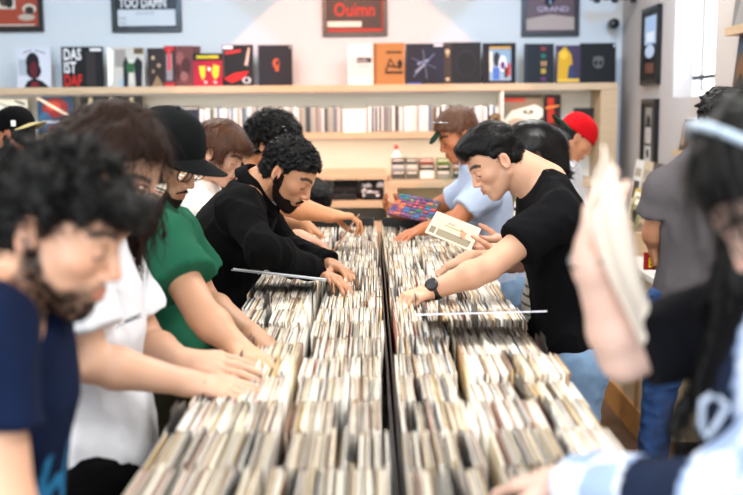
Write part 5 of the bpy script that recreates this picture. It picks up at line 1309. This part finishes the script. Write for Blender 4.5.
# colourful record
o=at(387,213,4.72); r_=at(430,222.5,4.66); b=at(400,193.5,5.0)
rgc=random.Random(4); sh=[]
for i in range(7):
    for j in range(7):
        c=['#2c3a66','#a83c2c','#2a6a50','#6a3560','#b8643e','#315a8c','#7a2838','#1c4e48'][rgc.randrange(8)]; x=i/7+rgc.uniform(0,.03); y=j/7+rgc.uniform(0,.03); sh.append((c,'p',[(x,y),(min(x+.13,.99),y+rgc.uniform(0,.04)),(min(x+.12,.99),min(y+.13,.99)),(x+.02,min(y+.12,.99))]))
        if rgc.random()<.4: sh.append(('#c8503a','e',x+.06,y+.06,.03,.03))
sheet('record_sleeve',o,r_-o,b-o,.004,'colourful red, blue and green patterned sleeve held by the man in pale blue','#5a3a5a',sh)
# record lifted by the curly haired man
o=at(331,255,4.02); b=at(355,221,4.10); e_=V(.02,.19,.01)
sheet('record_sleeve',o,e_,b-o,.006,'brown-edged seven inch record lifted out of the bin by the curly haired man','#8a5a40',[('#d8c8ae','r',.08,.08,.92,.92)])
# big beige paper sleeve in the foreground
p0=at(604,145,1.31); p1=at(652,300,1.36); p2=at(638,345,1.30); p3=at(588,206,1.27)
T=empty('paper_sleeve',(p0+p1+p2+p3)/4,'large beige paper sleeve held up close at the right, out of focus','record sleeve')
N=14; vs=[];fs=[]; nn=nrm(np.cross(p1-p0,p3-p0)); nn=nn if nn[1]<0 else -nn
for k in (0,1):
    for i in range(N+1):
        for j in range(N+1):
            a=i/N;b=j/N; q=(p0*(1-a)+p1*a)*(1-b)+(p3*(1-a)+p2*a)*b; q=q+nn*(.006*math.sin(a*5+b*3)+.004*math.sin(b*9)+ (0 if k else -.004)); vs.append(q)
M=(N+1)**2
for k in (0,1):
    for i in range(N):
        for j in range(N):
            q=(i*(N+1)+j,i*(N+1)+j+1,(i+1)*(N+1)+j+1,(i+1)*(N+1)+j); q=tuple(x+k*M for x in q); fs.append(q if k else q[::-1])
per=[i*(N+1) for i in range(N+1)]+[N*(N+1)+j for j in range(1,N+1)]+[i*(N+1)+N for i in range(N-1,-1,-1)]+[j for j in range(N-1,0,-1)]
for a,b in zip(per,per[1:]+per[:1]): fs.append((a,b,b+M,a+M))
link('sleeve',vs,fs,mat('paper_beige','#e6d9c8',rough=.7),T,None,True)
# red and yellow box by the man in charcoal
lo=at(644,270,4.30); hi=at(658,255,4.30); T=empty('record_sleeve',((lo[0]+hi[0])/2,4.31,lo[2]),'red sleeve with yellow letters held low by the man in charcoal','record')
MB().box((lo[0],4.30,lo[2]),(hi[0]+.08,4.315,hi[2]+.01),bev=.002).build('sleeve',flat('#a81c1c'),T)
f=Face((lo[0]+.008,4.30,lo[2]),(.1,0,0),(0,0,hi[2]-lo[2]),(0,-1,0)); text(f,'BLUE',.08,.2,.62,flat('#f0c81c'),T,bold=.03,sx=.8)
# ---------------- light ----------------
def area(name,loc,rot,sx,sy,power,col=(1,1,1),spread=PI):
    l=bpy.data.lights.new(name,'AREA'); l.shape='RECTANGLE'; l.size=sx; l.size_y=sy; l.energy=power; l.color=col; l.spread=spread
    o=bpy.data.objects.new(name,l); COL.objects.link(o); o.location=loc; o.rotation_euler=rot; return o
def lamp_panel(x,y,sx,sy,p,label):
    T=empty('ceiling_light',(x,y,ZC-.06),label,'lamp','ceiling light panels')
    MB().box((x-sx/2-.03,y-sy/2-.03,ZC-.05),(x+sx/2+.03,y+sy/2+.03,ZC-.001)).build('housing',mat('white_metal','#eeeeee',rough=.4),T)
    MB().box((x-sx/2,y-sy/2,ZC-.056),(x+sx/2,y+sy/2,ZC-.051)).build('diffuser',mat('diffuser','#ffffff',emit=4),T)
    a=area('panel_lamp',(0,0,-.01),(0,0,0),sx,sy,p,(1,.97,.93)); a.parent=T
for (x,y,l) in ((-1.6,.6,'ceiling light panel near the shop window on the left'),(1.0,.6,'ceiling light panel near the shop window on the right'),(-1.6,3.0,'ceiling light panel above the left side of the table'),(1.0,3.0,'ceiling light panel above the right side of the table'),(-1.2,5.6,'ceiling light panel before the back wall on the left'),(.9,5.6,'ceiling light panel before the back wall on the right')):
    lamp_panel(x,y,1.2,.6,LP,l)
area('daylight',(-.7,YF+.12,1.75),(-PI/2,0,PI),4.2,2.4,DAY,(.90,.95,1.0))
area('window_daylight',(XR+.18,(w0+w1)/2,(zb+zt)/2),(0,PI/2,0),zt-zb-.1,w0-w1-.1,WIN,(.93,.97,1.0))
# warm strip lamps under the shelves
for nm,y,z,xa_,xb_,pw,cc in (('shelf_strip',YS+.06,zs1-.012,xL+.3,xe0-.1,16,(1,.95,.85)),('shelf_strip',YS+.08,zd1-.012,xL+.3,xd-.1,22,(1,.93,.78)),('shelf_strip',YC+.06,z2-.012,xb+.1,xc-.1,10,(1,.82,.45))):
    T=empty(nm,((xa_+xb_)/2,y,z),{YS+.06:'thin strip lamp under the top shelf',YS+.08:'thin strip lamp under the middle shelf',YC+.06:'thin strip lamp in the counter niche'}[y],'lamp')
    MB().box((xa_,y-.012,z),(xb_,y+.012,z+.010)).build('housing',mat('strip_metal','#d8d8d8',rough=.4),T)
    a=area('strip_lamp',(0,0,-.004),(math.radians(25),0,0),xb_-xa_,.02,pw*STR,cc); a.parent=T
# coloured projector lamps: a lamp at the back of a square snout throws a square beam on the back wall
def proj(x,px,py,dpx,pw,col,label):
    c=at(px,py,YW); y,z=5.2,3.0; d=V(c[0]-x,YW-y,c[2]-z); dist=np.linalg.norm(d); half=dpx/130*.7071
    q=Vector(d).normalized().to_track_quat('-Z','Y').to_matrix()@Matrix.Rotation(PI/4,3,'Z'); Q=np.array(q)
    T=empty('projector',(x,y,z),label,'lamp','coloured projectors'); L=.14; a=L*half/dist
    l=bpy.data.lights.new('projector_lamp','SPOT'); l.energy=pw; l.color=col; l.spot_size=math.radians(120); l.spot_blend=0; l.shadow_soft_size=.0012
    o=bpy.data.objects.new('projector_lamp',l); COL.objects.link(o); o.parent=T; o.rotation_euler=q.to_euler()
    mb=MB(); O=V(x,y,z); w=a+.03
    for sx,sy in ((1,0),(-1,0),(0,1),(0,-1)):
        lo=V(a if sx>0 else (-w if sx<0 else -w),a if sy>0 else (-w if sy<0 else -w),-L); hi=V(-a if sx<0 else w,-a if sy<0 else w,.03)
        cc=(lo+hi)/2; h=(hi-lo)/2; pts=[Q@(cc+h*V(i,j,k))+O for i in (-1,1) for j in (-1,1) for k in (-1,1)]
        mb.add(pts,[(0,1,3,2),(4,6,7,5),(0,4,5,1),(2,3,7,6),(0,2,6,4),(1,5,7,3)])
    cc=V(0,0,.035); h=V(w,w,.005); mb.add([Q@(cc+h*V(i,j,k))+O for i in (-1,1) for j in (-1,1) for k in (-1,1)],[(0,1,3,2),(4,6,7,5),(0,4,5,1),(2,3,7,6),(0,2,6,4),(1,5,7,3)])
    mb.build('snout',blackm,T)
    MB().tube([O+Q@V(0,0,.038),O+Q@V(0,0,.06),V(x,y+float((Q@V(0,0,.06))[1]),ZC-.001)],.008,6).build('rod',blkpl,T)
proj(-1.9,55,90,290,PJP*1.3,(.30,.62,1.0),'blue projector lamp hanging at the left')
proj(-.2,353,115,200,PJP*3.0,(1.0,.34,.15),'orange projector lamp hanging in the middle')
proj(1.3,650,90,290,PJP*1.3,(.25,.55,1.0),'blue projector lamp hanging at the right')
W=bpy.data.worlds.new('world'); SC.world=W; W.use_nodes=True; W.node_tree.nodes['Background'].inputs[0].default_value=(.75,.87,1,1); W.node_tree.nodes['Background'].inputs[1].default_value=WORLD
SC.view_settings.view_transform='Standard'; SC.view_settings.look='None'; SC.view_settings.gamma=1; SC.view_settings.use_curve_mapping=False; SC.view_settings.exposure=EXPO
SC.cycles.max_bounces=6; SC.cycles.transparent_max_bounces=8; SC.cycles.use_denoising=True
